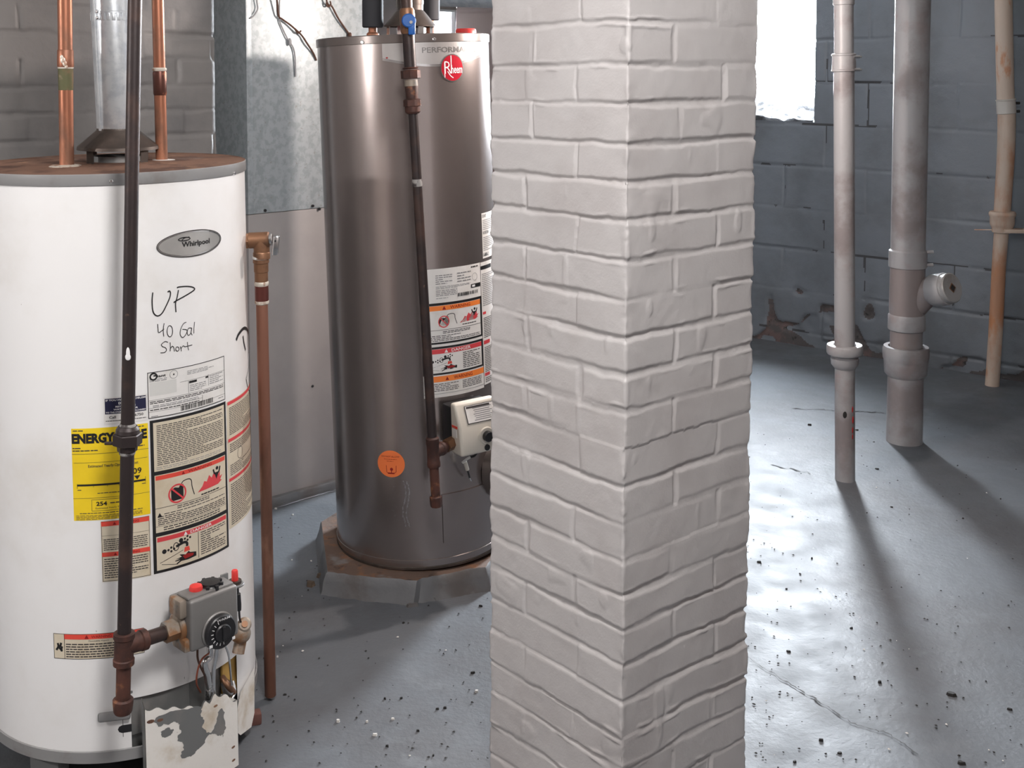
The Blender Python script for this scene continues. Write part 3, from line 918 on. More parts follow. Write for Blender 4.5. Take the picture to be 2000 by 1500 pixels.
# ================================================================== WHITE WATER HEATER
T1 = Tank((-0.694, 2.359, 0.0975), -0.0093, -0.0011, 0.265, 1.0705)
W1 = thing('water_heater', 'white gas water heater with yellow energy sticker, rusty lid and marker writing', 'water heater', (-0.694, 2.359, 0.0))
thB = T1.hit(256, 1400)[0]; hO = T1.hit(258, 1364)[1]; thE = T1.hit(463, 1330)[0]
# jacket with the burner opening cut out
mb = MB(); seg = 220
ths = sorted(set([round(-PI + 2 * PI * k / seg, 5) for k in range(seg)] + [round(thB, 5), round(thE, 5)])); hs = [0.0, hO, T1.h - 0.02]
vs = [T1.P(t, h) for t in ths for h in hs]; fs = []
for i in range(len(ths)):
    j = (i + 1) % len(ths); mid = ths[i] + 1e-4
    for k in range(2):
        if k == 0 and thB <= mid < thE: continue
        fs.append((i * 3 + k, j * 3 + k, j * 3 + k + 1, i * 3 + k + 1))
mb.add(vs, fs, ENAMEL)
# small stove-bolt slot at the left of the opening
jacket = mb.build('jacket', W1, 'white enamelled tank jacket')
mb = MB()
T1.lathe(mb, [(0.2672, T1.h - 0.021), (0.2678, T1.h - 0.020), (0.2678, T1.h - 0.001), (0.2668, T1.h)], RIMGREY, 160, False)
T1.lathe(mb, [(0.2668, T1.h), (0.262, T1.h - 0.0012), (0.12, T1.h + 0.004), (0.0, T1.h + 0.006)], RUSTTOP, 96, False)
lid = mb.build('lid', W1, 'grey rimmed lid with a rust covered top')
for px, py in ((217, 354), (455, 338.5)):
    th, h = T1.hit(px, py); f = T1.fr(th, h, 0.003); m = MB(); m.cyl(f.P(0, -0.002, 0), f.P(0, 0.002, 0), 0.0035, CHROME, seg=14, bevel=0.001); m.build('screw', lid)
mb = MB()
T1.lathe(mb, [(0.2675, -0.022), (0.2685, -0.021), (0.2685, 0.0), (0.266, 0.001)], RIMGREY, 160, False)
T1.lathe(mb, [(0.2675, -0.022), (0.10, -0.020), (0.001, -0.020)], DARKSTEEL, 64, False)
mb.build('base_ring', W1, 'grey painted base ring')
for a in (-0.42, 1.6, 3.6):
    f = T1.fr(a, -0.021, -0.03); m = MB(); m.box(f, (-0.036, -0.03, -0.078), (0.036, 0.0, 0.0), BAREGREY, 0.004); m.box(f, (-0.036, -0.03, -0.078), (0.036, 0.012, -0.073), BAREGREY, 0.002); m.build('leg', W1)
# burner chamber seen through the opening
mb = MB(); T1.shell(mb, BAREGREY, -0.02, 0.17, -0.014, 120)
f = T1.fr(thB + 0.20, 0.105, -0.0135)
mb.box(f, (-0.07, 0, -0.085), (0.06, 0.005, 0.0), BAREGREY, 0.003); mb.box(f, (-0.055, 0.004, -0.002), (0.05, 0.009, 0.004), BAREGREY, 0.001)
th, h = T1.hit(452, 1330); f = T1.fr(th, h, -0.012); mb.box(f, (-0.02, 0, -0.04), (0.028, 0.006, 0.04), INSUL, 0.002)
mb.build('burner_chamber', W1, 'bare grey burner chamber behind the cut-out')
L = Lab.span(T1, T1.hit(230, 1420)[0], thB + 0.002, 0, 0, 0.0004); L.h0 = T1.hit(240, 1431)[1]; L.h1 = T1.hit(240, 1416)[1]; L.H = L.h1 - L.h0
L.poly([(0.0, .5), (.1, .15), (.3, 0), (1, 0), (1, 1), (.3, 1), (.1, .85)], BLACKPL, 1); L.build('painted_slot', jacket)  # dark hollow of the cut-out, painted as a black decal
# lever of the inner door
th, h = T1.hit(222, 1399, 0.008); f = T1.fr(th, h, 0.004); m = MB(); m.box(f, (-0.028, 0, -0.009), (0.03, 0.006, 0.009), RIMGREY, 0.004); m.build('latch', W1)

# ---- outer door: a bowed, peeling sheet hooked on in front of the chamber
a0 = T1.hit(284, 1420, 0.05)[0]; a1 = T1.hit(464, 1400, 0.05)[0]; hb = -0.085
mb = MB(); n = 46; top = []
for k in range(n + 1):
    u = k / n
    py = 1386 - 4 * u + (3 * math.sin(u * 40)) * (u < .5)
    if u > .55: py = 1386 - 32 * math.sin((u - .55) / .45 * PI * .62) + 6 * math.sin(u * 60)
    if u > .70: py = 1357 + (u - .70) / .30 * 12 + 5 * math.sin(u * 35)
    th = a0 + (a1 - a0) * u
    px = 284 + 180 * u; top.append((th, T1.hit(px, py, 0.05)[1]))
vs = []; rows = 14
for th, ht in top:
    for r in range(rows + 1):
        v = r / rows; h = ht + (hb - ht) * v
        o = 0.05
        vs.append(T1.P(th, h, o))
fs = [(i * (rows + 1) + r, (i + 1) * (rows + 1) + r, (i + 1) * (rows + 1) + r + 1, i * (rows + 1) + r + 1) for i in range(n) for r in range(rows)]
mb.add(vs, fs, PEELWHITE)
vs2 = [T1.P(th, h, 0.046) for th, h in top] + [T1.P(th, hb, 0.046) for th, h in top]
mb.add(vs2, [(i, i + 1, n + 2 + i, n + 1 + i) for i in range(n)], BAREGREY)
nv_ = len(top)
for th, ht in (top[0], top[-1]):                       # folded side flanges
    vs = [T1.P(th, ht, 0.05), T1.P(th, ht, 0.006), T1.P(th, hb, 0.006), T1.P(th, hb, 0.05)]
    mb.add(vs, [(0, 1, 2, 3)], PEELWHITE); mb.add([p + T1.N(th) * -0.001 + V((0.001 if th > top[3][0] else -0.001, 0, 0)) for p in vs], [(0, 1, 2, 3)], BAREGREY)
door = mb.build('outer_door', W1, 'peeling white burner door with bare grey patches', sharp=50)
L = Lab.span(T1, a0, a1, hb, top[20][1], 0.0502)
L.ragged([(u, v) for u, v in [(.10, .02), (.30, .0), (.50, .03), (.56, .06), (.545, .15), (.57, .22), (.56, .30), (.62, .40), (.66, .42), (.70, .36), (.74, .22), (.80, .20), (.82, .34), (.84, .46), (.80, .55), (.74, .50), (.66, .44), (.60, .46), (.50, .55), (.44, .60), (.38, .59), (.33, .54), (.36, .42), (.30, .36), (.34, .28), (.33, .18), (.27, .12), (.22, .14), (.12, .13)]], BAREGREY, 1)
L2 = Lab.span(T1, a0, a1, hb, top[20][1], 0.0502)
L2.ragged([(.14, .20), (.22, .17), (.27, .22), (.24, .27), (.15, .26)], BAREGREY, 1)
for u, v, r in ((.05, .05, .006), (.14, .06, .005), (.60, .93, .005), (.93, .74, .004), (.93, .90, .004), (.08, .97, .004), (.72, .13, .004)):
    L3 = Lab.span(T1, a0, a1, hb, top[20][1], 0.0502); L3.disc(u, v, r, RUSTTOP, 1, r * .6, 9); L3.build('rust_spot', door, 'rust spot')
L.build('bare_patch', door); L2.build('bare_patch', door)
# torn flap of jacket to the right of the door
mb = MB(); pts = [(462, 1392), (470, 1352), (497, 1302), (497, 1392), (491, 1420), (470, 1436), (463, 1430)]
mb.add([T1.at(x, y, 0.008) for x, y in pts], [tuple(range(len(pts)))], PEELWHITE); mb.add([T1.at(x, y, 0.003) for x, y in pts], [tuple(range(len(pts)))], BAREGREY)
mb.build('torn_flap', W1, 'torn white flap of jacket beside the burner door')

# ---- draft hood on the lid
hc = atZ(231, 314, 1.173); m = MB()
zt = zat(254, hc.y); z1 = zat(291, hc.y); z0 = 1.172
m.lathe((hc.x, hc.y, 0), (0, 0, 1), [(0.040, zt + 0.004), (0.041, zt), (0.078, z1 + 0.006), (0.079, z1), (0.076, z1), (0.038, zt - 0.004)], DARKSTEEL, 48, False)
hood = m.build('draft_hood', W1, 'sooty conical draft hood on the lid')
for k in range(4):
    a = PI / 4 + k * PI / 2 + 0.25; m = MB(); fr = Fr((hc.x, hc.y, 0), (math.cos(a), math.sin(a), 0), (-math.sin(a), math.cos(a), 0), (0, 0, 1))
    m.box(fr, (0.070, -0.009, z0 - 0.004), (0.0725, 0.009, z1 + 0.002), DARKSTEEL); m.box(fr, (0.06, -0.009, z0 - 0.004), (0.078, 0.009, z0), DARKSTEEL); m.build('hood_leg', hood)
m = MB(); m.lathe((hc.x, hc.y, 0), (0, 0, 1), [(0.05, z0 - 0.003), (0.05, z0 + 0.012), (0.044, z0 + 0.012), (0.044, z0)], BAREGREY, 40, False); m.build('flue_collar', hood)

# ---- badge, handwriting and labels
a, h = T1.hit(305, 483); b, h2 = T1.hit(430.5, 465.5); L = Lab.span(T1, a, b, (h + h2) / 2 - 0.025, (h + h2) / 2 + 0.025, 0.0012)
L.disc(.5, .5, L.W * .5, BADGESILVER, 0, L.H * .5, 64); L.ring(.5, .5, L.W * .5, 0.0018, DARKTXT, 2, L.H * .5, 64); L.ring(.5, .5, L.W * .482, 0.0016, CHROME, 2, L.H * .45, 64)
L.text('Whirlpool', .335, .40, .775, .66, BLACK, 3, 0.03); L.ring(.375, .30, L.W * .09, 0.0022, BLACK, 3, 0.0042); L.stroke([(.34, .33), (.38, .26), (.45, .24)], 0.0016, BLACK, 3)
L.build('brand_badge', W1, 'oval silver brand badge')


def hand(name, strokes, wd, kx, ky, sc, lab=None):
    L = Lab.span(T1, T1.hit(300, 600)[0], T1.hit(400, 600)[0], 0.5, 0.6, 0.0006)
    for st in strokes:
        L.stroke([L.uv(kx + x / sc, ky + y / sc) for x, y in st], wd, BLACK, 1, 5)
    return L.build(name, W1, lab)


hand('marker_writing', [[(622, 795), (615, 880), (622, 980), (645, 1025), (680, 1035), (720, 1005), (760, 930), (795, 850), (803, 800), (792, 780), (775, 792)],
     [(885, 770), (870, 850), (856, 900), (856, 950), (860, 998)], [(872, 752), (885, 740), (960, 733), (1020, 738), (1050, 755), (1040, 775), (980, 815), (900, 860), (850, 888), (838, 902)]], 0.0024, 180, 420, 5.263, 'black marker writing reading UP')
circle = lambda cx, cy, rx, ry: [(cx + rx * math.cos(t), cy + ry * math.sin(t)) for t in [2 * PI * k / 12 - PI / 2 for k in range(13)]]
hand('marker_writing', [[(672, 1120), (676, 1170), (684, 1208), (738, 1170)], [(738, 1112), (729, 1180), (735, 1248)], circle(797, 1193, 28, 58),
     [(966, 1100), (935, 1118), (908, 1175), (904, 1230), (928, 1258), (958, 1232), (973, 1182), (925, 1174)], [(1022, 1160), (990, 1163), (975, 1200), (985, 1236), (1010, 1215), (1022, 1163), (1014, 1205), (1026, 1234)], [(1050, 1098), (1044, 1160), (1043, 1216)]], 0.0014, 180, 420, 5.263, 'marker writing reading 40 Gal')
hand('marker_writing', [[(778, 1308), (748, 1300), (712, 1328), (720, 1350), (752, 1364), (762, 1388), (742, 1412), (700, 1416)], [(800, 1308), (802, 1360), (800, 1400)], [(801, 1374), (822, 1347), (838, 1364), (844, 1402)], circle(874, 1376, 17, 22),
     [(904, 1350), (912, 1376), (914, 1400)], [(912, 1372), (930, 1346), (948, 1350)], [(976, 1305), (981, 1350), (990, 1388)], [(948, 1354), (990, 1344), (1027, 1334)]], 0.0014, 180, 420, 5.263, 'marker writing reading Short')
L = Lab.span(T1, T1.hit(455, 700)[0], T1.hit(485, 700)[0], 0.5, 0.6, 0.0006)
for st, wd in (([(461, 664), (466, 652), (476, 641), (483, 645), (486.5, 655)], 0.0065), ([(474, 656), (476, 670), (479, 684)], 0.005), ([(488, 700), (484, 722), (480, 740)], 0.0018), ([(480, 740), (484, 758), (488, 774)], 0.003)):
    L.stroke([L.uv(x, y) for x, y in st], wd, BLACK, 1, 5)
L.build('marker_arrow', W1, 'thick black marker arrow')

# rating plate
L = Lab(T1, (287, 727), (437, 695.5), (290, 818)); L.rect(0, 0, 1, 1, WHITEP, 0); L.frame(0, 0, 1, 1, 0.0013, BLACK, 2)
L.ring(.065, .10, 0.0075, 0.003, BLACK, 3); L.rect(.065, .07, .10, .10, BLACK, 3); L.text('iant', .105, .075, .20, .13, BLACK, 3, 0.02)
L.lines(.02, .15, .22, .22, 2, GREYTXT, 2, .4, .8, 1); L.ring(.29, .12, 0.008, 0.0008, GREYTXT, 2); L.disc(.29, .12, 0.0015, BLACK, 3)
L.rect(.02, .23, .32, .52, pm('paper_grey', (0.64, 0.64, 0.62), 0.5), 1)
L.lines(.45, .10, .82, .20, 3, GREYTXT, 2, .35, .7, 2)
L.rect(.36, .32, 1, .325, BLACK, 2); L.rect(.46, .33, .464, .60, BLACK, 2); L.rect(.73, .30, .734, .55, BLACK, 2); L.rect(0, .61, 1, .615, BLACK, 2); L.rect(.0, .78, .64, .784, BLACK, 2); L.rect(.64, .72, .644, .86, BLACK, 2); L.rect(.0, .86, 1, .864, BLACK, 2)
L.rect(.47, .34, .57, .39, BLACK, 3); L.rect(.69, .33, .73, .37, BLACK, 3); L.lines(.48, .42, .70, .58, 4, GREYTXT, 2, .35, .6, 3); L.lines(.75, .33, .97, .54, 5, GREYTXT, 2, .35, .8, 4)
L.lines(.02, .63, .97, .70, 2, DARKTXT, 2, .5, 1, 5); L.lines(.05, .72, .6, .78, 2, GREYTXT, 2, .4, .8, 6); L.lines(.02, .80, .6, .85, 1, DARKTXT, 2, .4, 1, 7)
barcode(L, .36, .845, .80, .955, 34, 3); L.lines(.03, .95, .12, .98, 1, GREYTXT, 2, .5, 1, 8); L.lines(.88, .90, .98, .93, 1, GREYTXT, 2, .5, 1, 9)
L.build('rating_plate', W1, 'white rating label with a bar code')

# black bordered safety label
L = Lab(T1, (293.5, 820), (440, 785), (299, 1122)); L.rect(0, 0, 1, 1, BLACK, 0)
L.rect(.035, .018, .965, .335, BEIGE, 1); L.rect(.035, .36, .965, .735, BEIGE, 1); L.rect(.035, .760, .965, .982, BEIGE, 1)
L.lines(.07, .035, .94, .30, 22, DARKTXT, 2, .42, .88, 11, (.03, .08)); L.lines(.06, .305, .90, .328, 2, GREYTXT, 2, .3, 1, 12)
L.rect(.045, .365, .955, .393, REDINK, 2); L.tri(.36, .380, .0035, DARKRED); L.text('WARNING', .42, .370, .74, .388, DARKRED, 3, .01)
flame_pictogram(L, .06, .40, .96, .575, PINKRED, BLACK); L.rect(.035, .575, .965, .578, BLACK, 2)
L.lines(.28, .583, .70, .608, 2, DARKTXT, 2, .45, 1, 13); L.tri(.08, .622, .0045, BLACK); L.lines(.13, .615, .94, .625, 1, DARKTXT, 2, .5, 1, 14); L.lines(.06, .628, .95, .69, 5, DARKTXT, 2, .45, .95, 15); L.rect(.035, .694, .965, .696, BLACK, 2); L.lines(.12, .70, .86, .73, 2, DARKTXT, 2, .45, 1, 16)
L.rect(.045, .768, .955, .797, PINKRED, 2); L.tri(.37, .783, .004, WHITEINK); L.text('DANGER', .43, .773, .72, .792, WHITEINK, 3, .012)
tap_pictogram(L, .06, .80, .52, .975, PINKRED, BLACK); L.rect(.525, .80, .532, .975, BLACK, 2); L.lines(.56, .805, .94, .965, 11, DARKTXT, 2, .42, .7, 17, (.04, .1))
L.build('safety_label', W1, 'black bordered beige warning and danger label')

# yellow energy sticker
L = Lab(T1, (139, 837), (288.5, 826), (145, 1017)); L.rect(0, 0, 1, 1, YELLOW, 0)
L.lines(.02, .015, .17, .035, 1, DARKTXT, 2, .5, 1, 20); L.lines(.60, .015, .95, .035, 1, DARKTXT, 2, .5, 1, 21)
L.text('ENERGYGUIDE', .005, .055, .985, .165, BLACK, 2, 0.055)
L.lines(.01, .20, .35, .255, 2, DARKTXT, 2, .4, .9, 22); L.lines(.6, .19, .95, .25, 2, DARKTXT, 2, .4, .7, 23); L.rect(.0, .275, 1, .279, DARKTXT, 2); L.rect(.02, .37, .98, .373, DARKTXT, 2)
L.text('Estimated Yearly Operating Cost', .21, .395, .86, .435, DARKTXT, 2, 0.01)
L.text('$309', .66, .47, .90, .545, BLACK, 2, 0.02); L.poly([(.80, .555), (.88, .555), (.84, .60)], BLACK, 2)
L.rect(.06, .605, .95, .625, BLACK, 2); L.rect(.055, .60, .06, .65, BLACK, 2); L.rect(.945, .58, .95, .64, BLACK, 2); L.lines(.06, .66, .12, .675, 1, DARKTXT, 2, .5, 1, 24); L.lines(.9, .645, .96, .66, 1, DARKTXT, 2, .5, 1, 25)
for u in (.27, .45, .6): L.rect(u, .625, u + .004, .64, BLACK, 2)
L.lines(.32, .70, .68, .715, 1, DARKTXT, 2, .5, 1, 26); L.rect(.0, .755, 1, .758, DARKTXT, 2); L.frame(.24, .775, .76, .90, .0006, DARKTXT, 2)
L.text('254', .30, .80, .44, .845, BLACK, 2, 0.03); L.lines(.48, .81, .70, .83, 1, DARKTXT, 2, .5, 1, 27); L.text('Estimated Yearly Therms', .29, .862, .70, .885, DARKTXT, 2)
L.lines(.08, .915, .9, .93, 1, DARKTXT, 2, .5, 1, 28); L.lines(.03, .94, .9, .995, 4, DARKTXT, 2, .35, .8, 29)
L.build('energy_label', W1, 'yellow energy consumption sticker')

# navy help sticker
L = Lab(T1, (201.5, 776), (287, 769), (203.5, 829)); L.rect(0, 0, 1, 1, WHITEP, 0); L.rect(.03, .05, .97, .63, NAVY, 1)
L.text('IF YOU HAVE A PROBLEM', .05, .08, .96, .15, WHITEINK, 2, .02)
L.text('DO NOT', .34, .20, .68, .29, WHITEINK, 2, .03)
L.text('RETURN THIS', .27, .34, .73, .40, WHITEINK, 2, .02)
L.text('WATER HEATER', .22, .44, .78, .50, WHITEINK, 2, .02); L.text('TO THE STORE WHERE PURCHASED', .05, .54, .96, .60, WHITEINK, 2, .02)
L.text('Call', .12, .70, .27, .80, BLACK, 2, .015); L.text('7-6750', .62, .69, .90, .79, BLACK, 2, .015); L.lines(.04, .86, .96, .91, 1, DARKTXT, 2, .5, 1, 31)
L.build('help_sticker', W1, 'small navy and white help sticker')

# beige and red notice
L = Lab(T1, (197.5, 1018.5), (292, 1006), (199, 1137)); L.rect(0, 0, 1, 1, BEIGE, 0); L.frame(0.01, 0.005, .99, .99, .0008, DARKTXT, 1)
L.rect(.01, .01, .99, .085, REDINK, 2); L.tri(.28, .05, .003, DARKRED); L.text('WARNING', .36, .03, .78, .068, DARKRED, 3, .01); L.rect(.01, .24, .99, .243, DARKTXT, 2)
L.lines(.05, .29, .95, .49, 6, DARKTXT, 2, .4, .75, 33); L.rect(.01, .515, .99, .585, REDINK, 2); L.tri(.28, .552, .003, DARKRED); L.text('WARNING', .36, .535, .78, .57, DARKRED, 3, .01); L.lines(.05, .61, .95, .95, 9, DARKTXT, 2, .42, .7, 34)
L.build('warning_label', W1, 'tall beige sticker with two red headings')

# low beige notice
L = Lab(T1, (105, 1236.5), (281, 1225), (106, 1285)); L.rect(0, 0, 1, 1, BEIGE, 0); L.frame(0, 0, 1, 1, .0009, DARKTXT, 1); L.rect(.125, .0, .13, 1, DARKTXT, 2)
L.rect(.13, .02, .99, .21, REDINK, 2); L.tri(.38, .12, .004, DARKRED); L.text('WARNING', .43, .06, .65, .17, DARKRED, 3, .01)
L.stroke([(.03, .66), (.055, .52), (.05, .38)], .004, BLACK, 2); L.stroke([(.045, .55), (.075, .50), (.09, .36)], .004, BLACK, 2); L.stroke([(.06, .52), (.085, .62), (.10, .50)], .004, BLACK, 2); L.disc(.092, .66, .0025, BLACK, 2)
L.text('Flammable Vapors', .40, .25, .62, .33, DARKTXT, 2); L.lines(.145, .36, .97, .95, 6, DARKTXT, 2, .45, .9, 36, (.03, .07))
L.build('warning_label', W1, 'long low beige sticker with a flame symbol')

# side notice wrapping out of sight
L = Lab(T1, (441, 786), (470, 775), (448, 1034), th2=0.62); L.rect(0, 0, 1, 1, BEIGE, 0)
for v in (.0, .29, .60):
    L.rect(.02, v + .005, .98, v + .03, PINKRED, 2)
L.lines(.05, .05, .95, .27, 16, DARKTXT, 2, .4, .8, 38); L.lines(.05, .335, .95, .41, 5, DARKTXT, 2, .4, .8, 39); L.lines(.05, .50, .95, .59, 6, DARKTXT, 2, .4, .8, 40); L.lines(.05, .65, .95, .98, 20, DARKTXT, 2, .4, .8, 41)
L.ring(.3, .45, .012, .001, DARKTXT, 2)
L.build('instruction_label', W1, 'beige instruction strip with red headings')

# rust run below the relief valve opening
STAIN = pm('rust_stain', (0.22, 0.10, 0.06), 0.6, alpha=0.20); STAIN2 = pm('dark_stain', (0.03, 0.025, 0.025), 0.6, alpha=0.7)
L = Lab.span(T1, T1.hit(470, 500)[0], T1.hit(483, 500)[0], 0.2, 0.9, 0.0009)
L.poly([L.uv(x, y) for x, y in [(470, 478), (474, 462), (480, 460), (481, 520), (485, 620), (488, 690), (484, 690), (479, 600), (475, 520)]], STAIN, 1)
L.poly([L.uv(x, y) for x, y in [(470, 880), (474, 820), (486, 790), (491, 900), (489, 960), (478, 960)]], STAIN, 3)
L.build('rust_streak', jacket)

# ---- gas control valve
thv, hv = T1.hit(421, 1206, 0.088); G = T1.fr(thv, hv); GV = MB()
GV.box(G, (-0.052, 0.034, -0.050), (0.050, 0.088, 0.046), CASTGREY, 0.006, 3)
GV.box(G, (-0.046, 0.0, -0.03), (0.046, 0.036, 0.03), CASTGREY, 0.005)
GV.box(G, (-0.052, 0.04, 0.044), (0.046, 0.08, 0.050), CASTGREY, 0.003)
valve = GV.build('gas_control_valve', W1, 'grey cast gas control valve with a black dial')
m = MB(); m.cyl(G.P(-0.050, 0.052, -0.012), G.P(-0.086, 0.052, -0.012), 0.019, CASTTAN, seg=6); m.cyl(G.P(-0.05, 0.05, -0.012), G.P(-0.062, 0.05, -0.012), 0.026, CASTTAN, seg=20, bevel=0.003)
m.box(G, (-0.066, 0.036, 0.012), (-0.05, 0.075, 0.046), CASTTAN, 0.004); m.box(G, (-0.062, 0.036, -0.05), (-0.042, 0.082, -0.026), CASTTAN, 0.004); m.build('inlet_boss', valve, 'stained inlet boss')
thd, hd = T1.hit(427, 1231, 0.092); D = T1.fr(thv, hd); D.o = T1.P(thd, hd, 0.088); D.o = D.o
m = MB(); m.cyl(D.P(0, -0.002, 0), D.P(0, 0.005, 0), 0.034, CASTGREY, seg=48, bevel=0.002); m.cyl(D.P(0, 0.004, 0), D.P(0, 0.016, 0), 0.031, BLACKPL, seg=48, bevel=0.002); m.cyl(D.P(0, 0.016, 0), D.P(0, 0.022, 0), 0.0165, BLACKPL, seg=36, bevel=0.002)
m.box(D, (-0.003, 0.021, -0.013), (0.003, 0.025, 0.013), BLACKPL, 0.001)
dial = m.build('temperature_dial', valve, 'black temperature dial with white markings')
m = MB()
for k in range(9):
    a = PI * (0.62 + k * 0.115); q = Fr(D.P(0.021 * math.cos(a), 0.0162, 0.021 * math.sin(a)), D.x * math.cos(a) + D.z * math.sin(a), D.y, D.z * math.cos(a) - D.x * math.sin(a))
    m.box(q, (-0.0025, 0, -0.0006), (0.0025, 0.0006, 0.0006), WHITEINK)
vs, fs = font_mesh('WARM', .01); m.add([D.P(-0.011 + p[0] * 0.0092, 0.0168, 0.0225 + p[1] * 0.006) for p in vs], fs, WHITEINK)
for sx in (-1, 1): m.box(D, (sx * 0.024 - 0.003, 0.0155, -0.021), (sx * 0.024 + 0.003, 0.0168, -0.016), WHITEINK)
m.build('dial_marking', dial, 'white dial markings')
pk = T1.at(383, 1166, 0.058); m = MB(); m.cyl(pk, pk + T1.w * 0.008, 0.008, CHROME, seg=20); m.lathe(pk + T1.w * 0.006, T1.w, [(0.010, 0), (0.0125, 0.003), (0.0125, 0.012), (0.011, 0.016), (0.004, 0.018)], PLASTICRED, 24); m.build('pilot_button', valve, 'round red pilot button')
pk = T1.at(411, 1158, 0.058); m = MB(); m.lathe(pk, T1.w, [(0.021, 0), (0.0225, 0.002), (0.0215, 0.014), (0.018, 0.018), (0.018, 0.022), (0.006, 0.023)], BLACKPL, 24)
for k in range(8):
    a = 2 * PI * k / 8; m.box(Fr(pk, (math.cos(a), math.sin(a), 0), (-math.sin(a), math.cos(a), 0), (0, 0, 1)), (0.017, -0.003, 0.003), (0.0245, 0.003, 0.021), BLACKPL, 0.001)
m.build('gas_cock_knob', valve, 'black ribbed gas cock knob')
# piezo igniter on its bracket
pk = T1.at(459, 1139, 0.05); m = MB(); m.cyl(pk - T1.w * 0.004, pk, 0.0175, BAREGREY, seg=24, bevel=0.001); m.cyl(pk, pk + T1.w * 0.006, 0.0125, DARKSTEEL, seg=20); m.lathe(pk + T1.w * 0.006, T1.w, [(0.0065, 0), (0.0062, 0.018), (0.005, 0.020), (0.001, 0.0205)], PLASTICRED, 18)
m.box(G, (0.040, 0.042, 0.036), (0.056, 0.046, 0.054), BAREGREY, 0.001)
m.tube([pk - T1.w * 0.004, pk - T1.w * 0.02], 0.0075, BLACKPL, 14); m.tube([T1.at(464, 1160, 0.05), T1.at(466, 1180, 0.05), T1.at(467, 1192, 0.05)], [0.006, 0.0055, 0.0042], BLACKPL, 12, 3)
m.tube([T1.at(467, 1192, 0.05), T1.at(468, 1207, 0.045), T1.at(470, 1215, 0.04)], 0.0022, BLACKPL, 8, 4); m.build('igniter', valve, 'red push-button igniter on a bracket')
# fittings on the right of the valve
m = MB(); q = T1.at(470, 1237, 0.035); m.sphere(q, 0.02, CASTTAN, (1, .9, 1), 18); q2 = T1.at(478, 1219, 0.048); m.cyl(T1.at(474, 1224, 0.02), q2, 0.0135, CASTTAN, seg=20, bevel=0.003); m.cyl(q2, q2 + (q2 - T1.at(474, 1224, 0.02)).normalized() * 0.004, 0.006, BRASS, seg=14)
m.cyl(T1.at(470, 1250, 0.03), T1.at(465, 1276, 0.03), 0.012, CASTTAN, seg=8); m.build('sensor_well', valve, 'pale stained brass fitting')
# tubing from the valve down to the burner
m = MB(); m.tube([T1.at(409, 1262, 0.05), T1.at(410, 1282, 0.05), T1.at(400, 1292, 0.052), T1.at(401, 1306, 0.05), T1.at(406, 1322, 0.045), T1.at(410, 1362, 0.03)], 0.0058, CHROME, 14, 6)
m.tube([T1.at(424, 1262, 0.052), T1.at(421, 1285, 0.05), T1.at(417, 1310, 0.045), T1.at(417, 1362, 0.035)], 0.0042, CHROME, 12, 6)
for k in range(10):
    y = 1334 + k * 3.0; m.cyl(T1.at(409, y, 0.035), T1.at(409.3, y + 1.6, 0.035), 0.0085, CHROME, seg=16)
m.build('burner_tube', valve, 'bright burner supply tubes')
m = MB(); m.tube([T1.at(386, 1258, 0.055), T1.at(386, 1285, 0.06), T1.at(392, 1303, 0.055), T1.at(400, 1320, 0.045), T1.at(404, 1345, 0.03)], 0.0021, WIRE, 8, 6)
m.tube([T1.at(408, 1276, 0.055), T1.at(394, 1288, 0.06), T1.at(386, 1310, 0.055), T1.at(384, 1335, 0.05), T1.at(392, 1352, 0.03)], 0.0017, pm('copper_wire', (0.35, 0.10, 0.06), 0.4, 0.7), 8, 6)
m.tube([T1.at(438, 1256, 0.058), T1.at(446, 1278, 0.058), T1.at(450, 1310, 0.05), T1.at(452, 1345, 0.03)], 0.0021, CHROME, 8, 6)
m.build('thermocouple_lead', valve, 'thin thermocouple leads')
m = MB(); q = T1.at(441, 1336, 0.0); m.cyl(q, T1.at(446, 1352, 0.03), 0.010, CHROME, seg=16); m.tube([T1.at(434, 1322, 0.012), T1.at(446, 1340, 0.03), T1.at(456, 1352, 0.03)], 0.006, BRASS, 10, 4); m.tube([T1.at(455, 1330, 0.02), T1.at(459, 1350, 0.03), T1.at(453, 1364, 0.03)], 0.003, CHROME, 8, 4); m.build('burner_manifold', W1, 'brass and steel burner fittings inside the door')

# ---- relief valve at the upper right of the jacket
RV = thing  # (built as a part of the heater)
m = MB(); Yr = 2.40; c0 = atY(476, 470, Yr); c1_ = atY(512, 469, Yr); c2 = atY(531, 467, Yr)
m.cyl(c0, atY(487, 470, Yr), 0.017, BRASS, seg=6); m.cyl(atY(485, 470, Yr), atY(526, 468, Yr), 0.0165, BRASS, seg=28, bevel=0.002); m.cyl(atY(511, 470, Yr), atY(511, 497, Yr), 0.0165, BRASS, seg=28); m.lathe(atY(511, 505, Yr), (0, 0, 1), [(0.0175, 0), (0.0175, 0.012), (0.0165, 0.014)], BRASS, 28)
rv = m.build('relief_valve', W1, 'brown brass relief valve')
m = MB(); m.cyl(atY(525, 468, Yr), atY(533, 467, Yr), 0.0125, CHROME, seg=24, bevel=0.002); fr = Fr(atY(539, 479, Yr - 0.01), (0.99, 0.1, 0), (0, 1, 0), V((0.10, 0, 0.99)).normalized()); m.box(fr, (-0.006, -0.008, -0.020), (0.006, 0.004, 0.020), CHROME, 0.003)
m.box(fr, (-0.0025, -0.009, 0.008), (0.0005, -0.0075, 0.012), BLACKPL); m.build('test_lever', rv, 'bright test lever')

